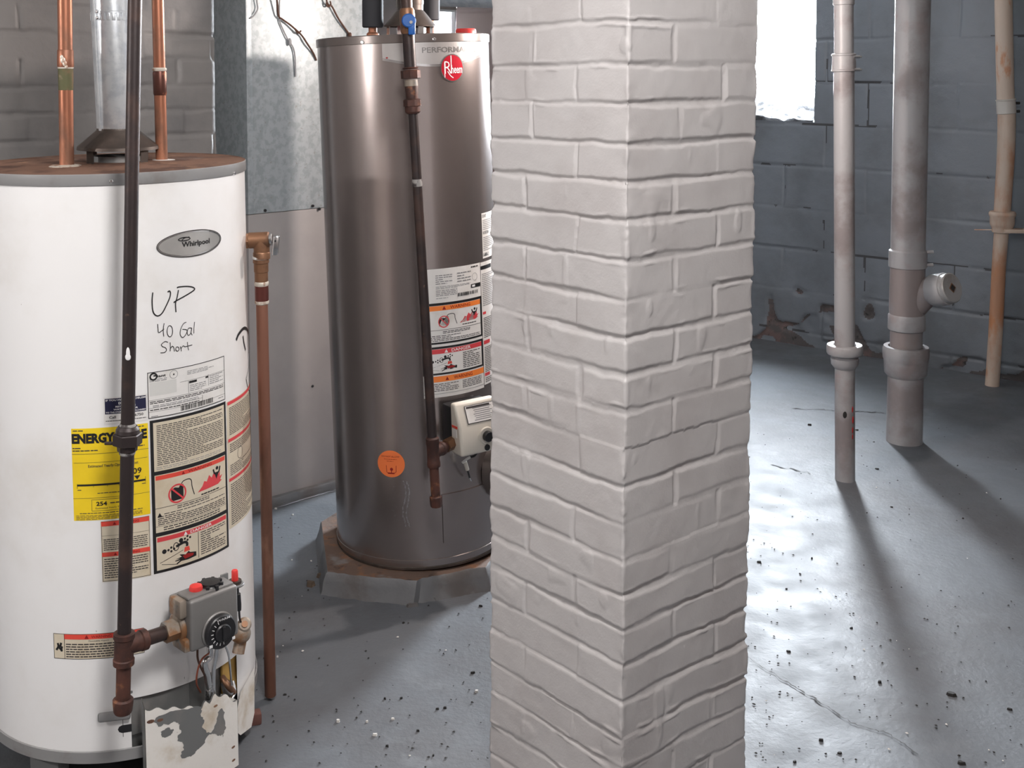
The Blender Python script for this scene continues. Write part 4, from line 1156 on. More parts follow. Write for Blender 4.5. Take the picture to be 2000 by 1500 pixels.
# ---- bits standing on the white heater's lid and beside it
FL = MB(); fp = VPipe(217, 0, 230, 254, hc.y)
fp.prof(FL, [(254, 0.0385), (251, 0.040), (28, 0.040), (27.5, 0.0408), (24, 0.0408), (23, 0.040), (fp.z(CEIL - 0.005), 0.040)], GALV, 56)
flue = thing('flue_pipe', 'shiny galvanized flue pipe rising from the draft hood of the white heater', 'flue pipe', tuple(fp.at(254)))
FL.build('pipe', flue)
fr = Fr(fp.at(254), (1, 0, 0), (0, 1, 0), fp.ax); a = math.radians(-128); sd = Fr(fp.at(254) + V((math.cos(a), math.sin(a), 0)) * 0.0395, (-math.sin(a), math.cos(a), 0), (math.cos(a), math.sin(a), 0), fp.ax)
m = MB(); m.box(sd, (-0.004, -0.001, 0), (0.004, 0.0022, 1.0), GALV, 0.0008); m.build('seam', flue)
m = MB()
for k in range(26):
    b = 2 * PI * k / 26; q = Fr(fp.at(30), (-math.sin(b), math.cos(b), 0), (math.cos(b), math.sin(b), 0), fp.ax); m.box(q, (-0.0032, 0.0395, -0.011), (0.0032, 0.0412, 0.004), GALV, 0.0008)
m.build('crimped_joint', flue)
for y in (24, 36):
    q = fp.at(y) + V((math.cos(a + .22), math.sin(a + .22), 0)) * 0.0395; m = MB(); m.cyl(q, q + V((math.cos(a + .22), math.sin(a + .22), 0)) * 0.004, 0.0032, CHROME, seg=12, bevel=0.001); m.build('screw', flue)

# copper risers
lz = 1.172
b1 = atZ(128, 323, lz); cpipe = VPipe(126.5, 0, 130.5, 322, b1.y)
cw = thing('copper_riser', 'stained copper riser with a green patch at the left of the flue', 'pipe', (b1.x, b1.y, lz), 'copper risers on the white heater')
m = MB(); cpipe.prof(m, [(323, 0.0135), (150, 0.0135), (cpipe.z(CEIL - .005), 0.0135)], COPPER, 32); m.build('pipe', cw)
m = MB(); cpipe.prof(m, [(131, 0.0150), (129, 0.0156), (99, 0.0150), (97, 0.0140)], COPPER, 32); m.build('coupling', cw)
m = MB(); cpipe.prof(m, [(176, 0.0136), (170, 0.0139), (140, 0.0141), (133, 0.0140)], GREEN, 32); m.build('verdigris_patch', cw, 'green corroded patch')
m = MB(); cpipe.prof(m, [(134, 0.0142), (131, 0.0150), (128.5, 0.0152), (127, 0.0145)], SOLDER, 32)
q = cpipe.at(118); 
for dx, dz, r in ((0, 0, .005), (.003, -.006, .0045), (-.002, .006, .0035), (.006, -.012, .003)): m.sphere(q + V((dx, -0.0145, dz)), r, SOLDER, (1, .4, 1.3), 10)
m.build('solder_run', cw, 'whitish solder runs')
m = MB(); m.lathe((b1.x, b1.y, lz - 0.004), (0, 0, 1), [(0.030, 0), (0.031, 0.003), (0.026, 0.005), (0.016, 0.006)], SOLDER, 40); m.build('escutcheon', cw)
b2 = atZ(318, 313, lz); hp = VPipe(308, 0, 316, 313, b2.y)
hw = thing('copper_riser', 'copper riser with a dark burnt joint behind the black gas pipe', 'pipe', (b2.x, b2.y, lz), 'copper risers on the white heater')
m = MB(); hp.prof(m, [(314, 0.0118), (hp.z(CEIL - .005), 0.0118)], COPPER, 32); m.build('pipe', hw)
m = MB(); hp.prof(m, [(186, 0.0122), (183, 0.0132), (142, 0.0135), (139, 0.0124)], pm('burnt_copper', (0.10, 0.04, 0.03), 0.4, 0.7, mix=[((0.4, 0.14, 0.08), 30, 0.5, 0.62)]), 32); m.build('coupling', hw, 'dark burnt coupling')
m = MB(); hp.prof(m, [(139, 0.0128), (137, 0.0142), (134, 0.0142), (132, 0.0124)], SOLDER, 32); m.build('solder_run', hw)
m = MB(); m.lathe((b2.x, b2.y, lz - 0.004), (0, 0, 1), [(0.028, 0), (0.029, 0.003), (0.024, 0.005), (0.014, 0.006)], WHITEP, 40); m.build('escutcheon', hw)

# discharge pipe from the relief valve
dp = VPipe(509.5, 500, 528, 1352, 2.40, 2.452)
dc = thing('discharge_pipe', 'dull copper discharge pipe hanging from the relief valve down to the floor', 'pipe', tuple(dp.at(1358)))
m = MB(); dp.prof(m, [(1358, 0.0115), (1357, 0.0122), (592, 0.0122), (590, 0.0118)], COPPERDULL, 32); m.build('pipe', dc)
m = MB(); dp.prof(m, [(505, 0.0162), (512, 0.0168), (514, 0.0150), (530, 0.0150), (531, 0.0138), (556, 0.0138)], BRASS, 28); m.build('adapter', dc)
m = MB(); dp.prof(m, [(552, 0.0140), (588, 0.0142), (590, 0.0136)], pm('dark_red_copper', (0.16, 0.05, 0.04), 0.4, 0.6), 28); m.build('coupling', dc)
m = MB(); dp.prof(m, [(549, 0.0138), (552, 0.0150), (556, 0.0146), (558, 0.0138)], SOLDER, 28); m.build('solder_ring', dc); m = MB(); dp.prof(m, [(586, 0.0140), (588, 0.0148), (592, 0.0144), (594, 0.0122)], SOLDER, 28); m.build('solder_ring', dc)
m = MB(); dp.prof(m, [(500, 0.0166), (502, 0.0172), (505, 0.0168)], WHITEP, 28); m.build('thread_tape', dc)

# ---- black gas pipe in front of the white heater
gp = VPipe(263.5, 0, 240, 1388, 2.03, 2.015)
gas = thing('gas_pipe', 'black iron gas pipe with union and drip leg in front of the white heater', 'pipe', tuple(gp.at(1392)))
m = MB(); gp.prof(m, [(838, 0.0120), (gp.z(CEIL - .005), 0.0120)], IRON, 32); m.build('pipe', gas)
m = MB(); gp.prof(m, [(1245, 0.0121), (872, 0.0121)], IRON, 32); m.build('pipe', gas)
m = MB(); gp.prof(m, [(882, 0.0140), (880, 0.0172), (868, 0.0180), (866, 0.0170)], IRON, 8, True, .3); gp.prof(m, [(869, 0.0235), (867.5, 0.0255), (848, 0.0255), (846, 0.0235)], IRON, 6, True, .42); gp.prof(m, [(845, 0.021), (838, 0.020), (832, 0.0165)], IRON, 24)
q = gp.at(862); m.box(Fr(q, (1, 0, 0), (0, 1, 0), (0.0, 0, 1)), (-0.040, -0.004, -0.006), (-0.02, 0.004, -0.001), IRON, 0.002); m.build('union', gas, 'black pipe union with large hexagonal nut', sharp=18)
m = MB(); gp.prof(m, [(836, 0.0136), (831, 0.0142), (827, 0.0130)], SEAL, 24); m.build('sealant', gas, 'grey thread sealant'); m = MB(); gp.prof(m, [(888, 0.0126), (886, 0.0138), (883, 0.0142), (880, 0.0130)], SEAL, 24); m.build('sealant', gas, 'grey thread sealant')
m = MB(); q = gp.at(687) + V((0.002, -0.0128, 0)); m.sphere(q, 0.005, WHITEINK, (.7, .2, 2.2), 12); q = gp.at(694) + V((0.002, -0.0128, 0)); m.sphere(q, 0.005, WHITEINK, (1, .2, 1.2), 12); m.build('paint_drip', gas, 'white paint drip')
va = G.P(-0.084, 0.052, -0.012); tq = gp.at(1262)
m = MB(); gp.prof(m, [(1298, 0.0172), (1297, 0.0185), (1287, 0.0188), (1285, 0.0170), (1247, 0.0170), (1245, 0.0188), (1236, 0.0185), (1235, 0.0150)], RUSTIRON, 28)
dn = (va - tq).normalized(); m.cyl(tq, tq + dn * 0.040, 0.0168, RUSTIRON, seg=26); m.cyl(tq + dn * 0.030, tq + dn * 0.044, 0.0186, RUSTIRON, seg=26, bevel=0.002); m.build('tee', gas, 'rusty brown tee')
m = MB(); m.cyl(tq + dn * 0.03, va + dn * 0.004, 0.0128, IRON, seg=28); m.build('side_nipple', gas)
m = MB(); gp.prof(m, [(1372, 0.0128), (1290, 0.0128)], RUSTIRON, 28); m.build('drip_leg', gas)
m = MB(); gp.prof(m, [(1394, 0.006), (1392, 0.0145), (1388, 0.0165), (1372, 0.0180), (1366, 0.0180), (1363, 0.0150)], RUSTIRON, 28); m.build('pipe_cap', gas, 'rusty cap on the drip leg')

# ================================================================== SHEET-METAL DUCT AND FURNACE CABINET
da = V((0.7547, 0.656, 0)).normalized(); db = V((-da.y, da.x, 0)); dO = V((-0.640, 3.512, 0)); dF = Fr(dO, da, -db, (0, 0, 1))      # b towards the room
zs = atPlane(484, 420, dO, db).z
duct = thing('air_duct', 'tall galvanized sheet-metal duct behind the brown water heater', 'duct', tuple(dO + V((0, 0, zs))))
m = MB(); m.box(dF, (0, -0.5, zs + 0.001), (0.46, 0, CEIL - 0.004), DUCT, 0.003); m.build('casing', duct)
m = MB(); m.box(dF, (0.0, 0.0, zs + 0.002), (0.020, 0.004, CEIL - 0.01), DUCT, 0.001); m.build('corner_seam', duct)
for u, py in ((517, 411), (610, 402), (623, 408)):
    q = atPlane(u, py, dO, db); m = MB(); m.cyl(q, q - db * 0.006, 0.0045, BLACKPL, seg=12, bevel=0.001); m.build('screw', duct)
cab = thing('furnace_cabinet', 'plain grey furnace cabinet below the galvanized duct', 'furnace', tuple(dO))
m = MB(); m.box(dF, (0.004, -0.5, 0.03), (0.46, -0.003, zs), CABINET, 0.003); m.build('panel', cab)
m = MB(); m.box(dF, (-0.01, -0.52, -0.005), (0.48, 0.012, 0.032), PADPAINT, 0.006); m.build('plinth', cab)
q = atPlane(610, 754, dO - db * -0.003, db); m = MB(); m.cyl(q, q - db * 0.004, 0.004, BLACKPL, seg=12, bevel=0.001); m.build('screw', cab)


def on_duct(x, y, o=0.006):
    return atPlane(x, y, dO - db * o, db)


m = MB(); m.tube([on_duct(x, y, o) for x, y, o in ((536, -30, .03), (541, 0, .02), (544, 30, .012), (552, 38, .01), (566, 48, .012), (580, 60, .014), (590, 70, .01), (600, 85, .012), (612, 104, .006), (618, 118, .004))], 0.0030, WIRE, 8, 6)
m.tube([on_duct(x, y, .012) for x, y in ((576, 57), (582, 65), (588, 60))], 0.0025, WIRE, 8, 4)
m.build('hanger_wire', label='twisted rusty wire hanging on the duct face beside the corner seam', cat='wire', group='rusty wires on the duct')
m = MB(); m.tube([on_duct(x, y, o) for x, y, o in ((636, -25, .02), (638, 0, .016), (642, 10, .012), (648, 12, .012), (662, 38, .01), (683, 68, .006))], 0.0030, WIRE, 8, 6); m.sphere(on_duct(683, 68, .006), 0.008, WIRE, seg=12); m.tube([on_duct(x, y, .014) for x, y in ((637, 5), (640, 13), (646, 10), (645, 2))], 0.0025, WIRE, 8, 4)
m.build('hanger_wire', label='straight rusty wire with looped end near the black foam pipe', cat='wire', group='rusty wires on the duct')
m = MB(); m.tube([on_duct(x, y, o) for x, y, o in ((548, -30, .012), (546, 0, .008), (546, 38, .006), (553, 58, .006), (563, 78, .007), (572, 92, .006), (576, 110, .006), (577, 150, .004))], 0.0024, GREYCABLE, 8, 6); m.sphere(on_duct(566, 82, .008), 0.006, GREYCABLE, (1, 1, 2), 12)
m.build('cable', label='thin grey cable running down the upper duct face', cat='cable')
m = MB(); m.tube([on_duct(x, y, o) for x, y, o in ((497, -30, .01), (502, 5, .008), (503, 18, .008), (496, 30, .008), (488, 36, .006))], 0.0022, GREYCABLE, 8, 6)
m.build('cable', label='short grey cable looping over the duct corner at the top', cat='cable')

# ================================================================== BROWN WATER HEATER
T2 = Tank((-0.1101, 3.1974, 0.062), -0.0345, 0.0073, 0.2315, 1.3785)
W2 = thing('water_heater', 'tall leaning brown gas water heater with round red badge on a concrete pad', 'water heater', (-0.1101, 3.1974, 0.056))
mb = MB(); T2.shell(mb, BROWNSTEEL, 0.0, T2.h - 0.020, 0, 200); T2.lathe(mb, [(0.2315, 0), (0.1, 0.002), (0.001, 0.002)], DARKSTEEL, 64, False); mb.build('jacket', W2, 'brown enamelled jacket')
mb = MB(); T2.lathe(mb, [(0.2330, T2.h - 0.022), (0.2342, T2.h - 0.021), (0.2342, T2.h - 0.002), (0.2325, T2.h), (0.05, T2.h + 0.004), (0.001, T2.h + 0.004)], BROWNRIM, 128, False)
lid2 = mb.build('lid', W2)
for x, y in ((709, 82.5), (847, 76.5)):
    th, h = T2.hit(x, y); f = T2.fr(th, h, 0.003); m = MB(); m.cyl(f.P(0, -.002, 0), f.P(0, 0.003, 0), 0.0045, CHROME, seg=14, bevel=.001); m.build('screw', lid2)
mb = MB(); T2.lathe(mb, [(0.2318, 0.012), (0.2338, 0.013), (0.2338, 0.022), (0.2318, 0.023)], BROWNSTEEL, 128, False); T2.lathe(mb, [(0.2325, -0.004), (0.2335, -0.003), (0.2335, 0.003), (0.2325, 0.004)], DARKSTEEL, 128, False); mb.build('base_ring', W2)
# silver band, lettering and red badge
L = Lab(T2, (746, 87), (930, 86), (748, 119.5)); L.a = T2.hit(746, 88)[0]; bth = 1.25; L.W = T2.r * (bth - L.a); tp_ = T2.hit(850, 87)[1]; L.h1 = T2.h - 0.0225; L.h0 = L.h1 - 0.062; L.H = 0.062
arc = [(k / 24, 0.66 + 0.34 * math.sin(PI * min(1, k / 24 * 1.12 + .02))) for k in range(25)]
L.poly([(0, 0)] + [(u, v) for u, v in arc] + [(1, 0)], LABELSILVER, 0)
for k in range(24):
    (u, v), (u2, v2) = arc[k], arc[k + 1]; L.poly([(u, v - .10), (u, v), (u2, v2), (u2, v2 - .10)], CHROME, 1)
u1, v1 = L.uv(824, 98); u2, v2 = L.uv(929, 98)
L.text('PERFORMANCE', u1, .20, u2, .43, pm('band_lettering', (0.30, 0.29, 0.285), 0.25, 0.6), 2, 0.012); L.disc(.035, .58, .003, DARKRED, 2, .002)
L.build('silver_band', W2, 'silver band lettered PERFORMANCE')
thb, hbg = T2.hit(883.5, 132.5); rb = 0.0355; L = Lab.span(T2, thb - rb / T2.r, thb + rb / T2.r, hbg - rb, hbg + rb, 0.0012)
L.disc(.5, .5, rb, CHROME, 0); L.disc(.5, .5, rb * .93, BADGERED, 1)
L.text('R', .16, .26, .44, .70, WHITEINK, 2, -0.012); L.stroke([(.28, .62), (.40, .78), (.52, .86)], .0022, WHITEINK, 2); L.stroke([(.165, .3), (.165, .84)], .0022, WHITEINK, 2, 0); L.stroke([(.44, .06), (.44, .70)], .0026, WHITEINK, 2, 0); L.text('heem', .445, .40, .93, .70, WHITEINK, 3, 0.012)
L.build('brand_badge', W2, 'round red brand badge')
# safety label
L = Lab(T2, (818, 527), (937, 513.5), (829, 779)); L.rect(0, 0, 1, 1, WHITEP, 0)
L.lines(.22, .045, .48, .125, 5, GREYTXT, 2, .4, .9, 50); L.lines(.55, .04, .80, .125, 4, GREYTXT, 2, .35, .6, 51); L.lines(.80, .01, .95, .03, 1, DARKTXT, 2, .5, 1, 52); L.lines(.22, .135, .78, .16, 3, GREYTXT, 2, .4, .9, 49); L.lines(.22, .165, .55, .215, 4, GREYTXT, 2, .4, .8, 53); L.lines(.22, .225, .4, .235, 1, GREYTXT, 2, .4, 1, 54)
L.ring(.87, .10, .010, .0008, GREYTXT, 2); L.rect(.79, .155, .99, .185, BLACK, 2); L.rect(.81, .162, .87, .178, WHITEINK, 3); barcode(L, .55, .205, .93, .232, 16, 5)
L.rect(.0, .265, 1, .585, BLACK, 1); L.rect(.03, .285, .965, .57, WHITEP, 2); L.rect(.03, .287, .965, .325, ORANGE, 3); L.tri(.33, .307, .005, DARKRED, 4); L.text('WARNING', .42, .293, .76, .318, DARKRED, 4, .01)
flame_pictogram(L, .10, .335, .98, .465, PINKRED, BLACK); L.rect(.03, .475, .965, .478, DARKTXT, 3); L.lines(.30, .485, .75, .508, 2, DARKTXT, 3, .45, 1, 55, (.03, .08)); L.lines(.08, .515, .94, .565, 4, DARKTXT, 3, .4, .9, 56)
L.rect(.0, .605, 1, .825, BLACK, 1); L.rect(.03, .622, .965, .81, WHITEP, 2); L.rect(.03, .624, .965, .66, PINKRED, 3); L.tri(.34, .643, .005, WHITEINK, 4); L.text('DANGER', .42, .63, .74, .654, WHITEINK, 4, .012)
tap_pictogram(L, .08, .672, .52, .80, PINKRED, BLACK); L.lines(.60, .67, .93, .80, 9, DARKTXT, 3, .42, .75, 57, (.04, .1))
L.rect(.03, .835, 1, .88, ORANGE, 2); L.tri(.34, .859, .005, DARKRED, 3); L.text('WARNING', .44, .843, .76, .87, DARKRED, 3, .01); L.lines(.10, .89, .52, .955, 5, DARKTXT, 2, .4, .8, 58); L.lines(.58, .89, .95, .955, 5, DARKTXT, 2, .4, .8, 59); L.rect(0, .97, 1, .973, GREYTXT, 2)
L.build('safety_label', W2, 'white safety label with orange and red headings')
L = Lab(T2, (938, 513), (957, 509), (946, 752), th2=0.5); L.rect(0, 0, 1, 1, WHITEP, 0); L.rect(.0, .03, .5, .06, BLACK, 2)
L.lines(.04, .09, .95, .36, 18, GREYTXT, 2, .4, .9, 60); L.rect(.03, .405, .16, .425, PINKRED, 2); L.lines(.05, .45, .95, .62, 12, DARKTXT, 2, .4, .8, 61); L.rect(.03, .64, .30, .67, PINKRED, 2); L.lines(.05, .69, .95, .90, 15, DARKTXT, 2, .4, .8, 62); L.rect(.03, .905, .25, .93, PINKRED, 2); L.lines(.05, .94, .95, .985, 3, DARKTXT, 2, .4, .8, 63)
L.build('instruction_label', W2, 'white strip of small print')
L = Lab(T2, (939.5, 417), (957, 415), (943.5, 505), th2=0.35); L.rect(0, 0, 1, 1, WHITEP, 0); L.text('DO NOT', .03, .03, .30, .10, BLACK, 2, .01); L.lines(.05, .14, .95, .38, 6, GREYTXT, 2, .4, .8, 64); L.text('NO RETURN', .05, .40, .45, .47, BLACK, 2, .01); L.lines(.05, .52, .95, .84, 8, GREYTXT, 2, .4, .8, 65); L.text('1-800-2', .03, .88, .40, .96, BLACK, 2, .01)
L.build('notice_label', W2, 'white notice lettered DO NOT')
tho, ho = T2.hit(763.5, 906); ro = 0.037; L = Lab.span(T2, tho - ro / T2.r, tho + ro / T2.r, ho - ro * .93, ho + ro * .93); L.disc(.5, .5, ro, STICKERORANGE, 0, ro * .95, 56)
L.text('DO NOT ALLOW', .17, .19, .82, .25, DARKRED, 2, .008); L.lines(.25, .31, .72, .34, 1, DARKRED, 2, .5, 1, 66, (.06, .12)); L.lines(.35, .38, .60, .41, 1, DARKRED, 2, .5, 1, 67, (.06, .12)); L.stroke([(.33, .56), (.34, .82), (.44, .86), (.60, .86), (.68, .80), (.69, .56)], .0014, DARKRED, 2, 0); L.rect(.38, .83, .62, .88, DARKRED, 3); L.disc(.52, .70, .004, DARKRED, 3); L.rect(.50, .72, .53, .84, DARKRED, 3)
L.build('round_sticker', W2, 'round orange sticker')
# scuffed, dented patch
L = Lab.span(T2, T2.hit(735, 950)[0], T2.hit(802, 950)[0], T2.hit(790, 1030)[1], T2.hit(790, 940)[1], 0.0004); R = random.Random(3)
for k in range(30):
    v = k / 30; u = .86 + .05 * math.sin(v * 7)
    for du in (-.05, .045):
        L.disc(u + du + R.uniform(-.012, .012), v + (.016 if du > 0 else 0), R.uniform(.0010, .0021), CHROME, 1, None, 8)
for k in range(60):
    L.disc(R.gauss(.45, .16), R.uniform(.12, .9), R.uniform(.0003, .0008), CHROME, 1, None, 5)
o = L.build('scuff_marks', W2, 'patch of bright scuffs'); o['kind'] = 'stuff'
# lower access panel
L = Lab(T2, (861, 966), (945, 944), (868, 1060)); m = MB(); n = 20; a_, b_ = L.a, L.a + L.W / T2.r
cs = [(a_ + (b_ - a_) * k / n) for k in range(n + 1)]; vs = [T2.P(t, h, o) for t in cs for h, o in ((L.h0, 0), (L.h0, .004), (L.h1, .004), (L.h1, 0))]
m.add(vs, [(i * 4 + k, i * 4 + 4 + k, i * 4 + 5 + k, i * 4 + k + 1) for i in range(n) for k in range(3)], BROWNSTEEL); m.build('access_panel', W2)
# gas control: ivory box with a sloping label and black dial
thg, hg2 = T2.hit(936, 838, 0.09); Q = T2.fr(thg, hg2)
m = MB(); m.box(Q, (-0.060, 0.004, -0.050), (0.06, 0.055, 0.060), BLACKPL, 0.008); gc = m.build('gas_control', W2, 'ivory gas control box')
m = MB(); prof = [(0.050, -0.060), (0.098, -0.060), (0.100, -0.052), (0.094, 0.010), (0.070, 0.068), (0.050, 0.070)]
fx = Fr(Q.o, Q.y, Q.z, Q.x); m.prism(fx, prof, -0.060, 0.062, IVORY); cov = m.build('cover', gc, 'ivory cover', sharp=25)
b = cov.modifiers.new('bevel', 'BEVEL'); b.width = 0.006; b.segments = 3; b.limit_method = 'ANGLE'
nf = V((0, 0.024, 0.058)); sl_ = Fr(Q.P(0.0, 0.0835, 0.0385), Q.x, (Q.y * 0.924 + Q.z * 0.382), (Q.z * 0.924 - Q.y * 0.382))
m = MB(); m.box(sl_, (-0.034, 0, -0.022), (0.052, 0.0012, 0.024), BLACK, 0.0004); m.box(sl_, (-0.0325, 0.001, -0.0205), (0.0505, 0.0016, 0.0225), WHITEP, 0)
for k in range(7): m.box(sl_, (-0.012 + .002 * (k % 3), 0.0016, 0.014 - k * 0.005), (0.044 - .006 * (k % 2), 0.0019, 0.0158 - k * 0.005), GREYTXT)
m.box(sl_, (-0.03, 0.0016, 0.016), (0.04, 0.0019, 0.021), DARKTXT); m.build('instruction_plate', cov)
m = MB(); q = Q.P(0.016, 0.095, -0.018); m.cyl(q, q + Q.y * 0.005, 0.0225, IVORY, seg=36, bevel=.002); m.cyl(q + Q.y * 0.004, q + Q.y * 0.018, 0.0135, BLACKPL, seg=30, bevel=.002); m.build('dial', gc, 'black dial')
m = MB(); q = Q.P(0.016, 0.096, -0.048); m.cyl(q, q + Q.y * 0.006, 0.008, BLACKPL, seg=20, bevel=.001); m.build('igniter_button', gc)
m = MB(); sx = Fr(Q.P(-0.0605, 0.075, 0.012), Q.y, Q.x, Q.z); m.box(sx, (-0.018, -0.0006, -0.003), (0.008, 0.0004, 0.003), REDINK); m.box(sx, (-0.016, -0.0006, -0.026), (0.004, 0.0004, -0.006), WHITEP); m.build('side_sticker', cov)
m = MB(); m.tube([T2.at(934, 880, .05), T2.at(927, 890, .055), T2.at(918, 893, .05)], .003, BLACKPL, 8, 5); m.tube([T2.at(918, 893, .05), T2.at(911, 897, .05), T2.at(903, 904, .045)], .0035, WHITEP, 8, 4); m.cyl(T2.at(908, 901, .045), T2.at(913, 918, .04), .005, IVORY, seg=10, bevel=.001); m.tube([T2.at(913, 918, .04), T2.at(917, 932, .03)], .0025, BLACKPL, 8); m.cyl(T2.at(917, 932, .03), T2.at(920, 938, .02), .003, CHROME, seg=8); m.build('igniter_lead', gc)
thp, hp_ = T2.hit(948, 925); 
m = MB(); m.lathe(T2.P(thp + .25, hp_, -0.01), T2.N(thp + .25), [(0.075, 0), (0.075, 0.03), (0.07, 0.036), (0.02, 0.037)], BROWNRIM, 40); m.build('chamber_door', W2)
# draft hood
hc2 = atY(801, 50, 3.20); ztop = T2.h + T2.B.z + .004
m = MB(); m.lathe((hc2.x, hc2.y, 0), (0, 0, 1), [(0.070, 1.467), (0.071, 1.470), (0.069, 1.472), (0.036, 1.512), (0.036, 1.53), (0.034, 1.53), (0.034, 1.511), (0.067, 1.4695)], DARKSTEEL, 48, False); hood2 = m.build('draft_hood', W2, 'sooty draft hood')
for k in range(4):
    a = k * PI / 2 + .5; fr = Fr((hc2.x, hc2.y, 0), (math.cos(a), math.sin(a), 0), (-math.sin(a), math.cos(a), 0), (0, 0, 1)); m = MB(); m.box(fr, (.064, -.008, ztop - .012), (.066, .008, 1.472), CHROME); m.build('hood_leg', hood2)
m = MB(); m.lathe((hc2.x, hc2.y, 0), (0, 0, 1), [(0.036, 1.525), (0.037, 1.53), (0.037, CEIL - .005)], DARKSTEEL, 40); m.build('flue_pipe', label='dark vent pipe above the draft hood of the brown heater', cat='flue pipe')
# insulated pipes and the red nipple
for (px, rr, lab, yb) in ((728, 0.0285, 'black foam covered pipe on the brown heater beside the duct', 54), (840, 0.0265, 'black foam covered pipe behind the draft hood of the brown heater', 40)):
    Yp = 3.20 if px == 728 else 3.27; q = atY(px, yb, Yp); t = thing('insulated_pipe', lab, 'pipe', (q.x, q.y, ztop - .01), 'foam covered pipes on the brown heater')
    m = MB(); m.cyl((q.x, q.y, q.z), (q.x, q.y, CEIL - .005), rr, FOAM, seg=32, bevel=.003); m.build('foam_sleeve', t, 'black foam sleeve')
    m = MB(); m.cyl((q.x, q.y, ztop - .012), (q.x, q.y, q.z + .01), .0115, COPPER, seg=24); m.lathe((q.x, q.y, ztop - .012), (0, 0, 1), [(.017, 0), (.017, .016), (.013, .02)], COPPER, 24); m.build('copper_end', t, 'copper end below the foam')
q = atY(910, 61, 3.14); m = MB(); m.lathe((q.x, q.y, ztop - .014), (0, 0, 1), [(.026, 0), (.027, .004), (.027, .026), (.024, .030), (.004, .031)], PLASTICRED, 32); m.build('red_cap', W2, 'red plastic cap on the lid')

# ---- gas pipe of the brown heater with its blue handled cock
g2 = VPipe(797, 60, 852, 985, 2.865, 2.86)
q2 = thing('gas_pipe', 'leaning gas pipe with a blue handled valve in front of the brown heater', 'pipe', tuple(g2.at(985)))
m = MB(); g2.prof(m, [(135, .0150), (g2.at(55), .0150)], IRON, 28); m.build('pipe', q2)
m = MB(); g2.prof(m, [(66, .0165), (60, .0185), (22, .0185), (16, .016)], BRASS, 20); g2.prof(m, [(20, .0140), (g2.z(CEIL - .005), .0140)], IRON, 24); vb = m.build('gas_cock', q2, 'brass gas cock')
f = g2.at(41) + V((0.004, -0.02, 0)); fr = Fr(f, (1, 0, 0), (0, -1, 0), (0, 0, 1)); m = MB(); m.cyl(f + V((0, .01, 0)), f + V((0, -.010, 0)), .017, BLUEPL, seg=28, bevel=.003); m.box(fr, (-.001, .002, -.034), (.016, .009, .004), BLUEPL, .003); m.cyl(f + V((0.006, -.009, -.004)), f + V((0.006, -.014, -.004)), .004, CHROME, seg=12); m.build('handle', vb, 'blue plastic handle')
m = MB(); g2.prof(m, [(135, .017), (133, .020), (131, .017)], RUSTIRON, 24); g2.prof(m, [(154, .0195), (153, .0240), (138, .0240), (136, .019)], RUSTIRON, 8); g2.prof(m, [(156, .0160), (168, .0165)], CASTTAN, 24); g2.prof(m, [(166, .0150), (170, .0165), (195, .0150)], RUSTIRON, 24); g2.prof(m, [(208, .0180), (207, .0225), (195, .0225), (193, .018)], RUSTIRON, 8, True, .3); g2.prof(m, [(222, .0150), (218, .0190), (207, .0190)], RUSTIRON, 24); m.build('union', q2, 'rusty pipe union')
m = MB(); g2.prof(m, [(862, .0118), (214, .0118)], IRON, 28); m.build('pipe', q2)
m = MB(); g2.prof(m, [(364, .0120), (358, .0130), (350, .0120)], SEAL, 20); m.build('sealant', q2)
tq = g2.at(885); vb2 = Q.P(-0.058, 0.055, -0.032); dn = (vb2 - tq).normalized()
m = MB(); g2.prof(m, [(912, .0150), (910, .0168), (903, .0168), (900, .0155), (868, .0155), (866, .0170), (856, .0168), (853, .0130)], RUSTIRON, 26); m.cyl(tq, tq + dn * .038, .0155, RUSTIRON, seg=24); m.cyl(tq + dn * .028, tq + dn * .040, .0172, RUSTIRON, seg=24, bevel=.002); m.build('tee', q2)
m = MB(); m.cyl(tq + dn * .03, vb2, .0112, RUSTIRON, seg=24); m.cyl(vb2 - dn * .03, vb2 + dn * .004, .0165, BRASS, seg=6); m.build('side_nipple', q2)
m = MB(); g2.prof(m, [(972, .0118), (908, .0118)], RUSTIRON, 24); m.build('drip_leg', q2)
m = MB(); g2.prof(m, [(991, .005), (989, .0142), (984, .0155), (970, .0158), (968, .0130)], RUSTIRON, 8); m.build('pipe_cap', q2)

# horizontal round duct near the ceiling at the back
m = MB(); p0 = atY(845, -46, 5.2); p1 = atY(1120, -40, 5.0); m.cyl(p0, p1, .13, GALV, seg=48, bevel=.004); m.build('round_duct', label='horizontal round galvanized duct high up behind the pillar', cat='duct')

# ================================================================== PIPES BY THE WINDOW
pb = atZ(1650, 936); n1 = VPipe(1648, 0, 1650.5, 936, pb.y)
nd = thing('drain_pipe', 'slim grey painted drain pipe nearest to the window, standing on the floor', 'pipe', (pb.x, pb.y, 0))
m = MB(); n1.prof(m, [(n1.z(-.004), .0320), (936, .0318), (700, .0318)], PIPEGREY, 36); m.build('lower_pipe', nd)
m = MB(); n1.prof(m, [(690, .0325), (140, .0325), (112, .0305), (4, .0305)], PIPEGREY, 36); m.build('upper_pipe', nd)
m = MB(); n1.prof(m, [(719, .033), (711, .043), (699, .045), (697, .040), (694, .042), (691, .055), (688, .0575), (676, .0575), (673, .055), (673, .036), (676, .033)], PIPEGREY, 40); m.build('hub', nd, 'flanged grey hub')
m = MB(); n1.prof(m, [(10, .0310), (9, .0335), (n1.z(CEIL - .005), .0335)], PIPEGREY, 36); m.build('top_pipe', nd)
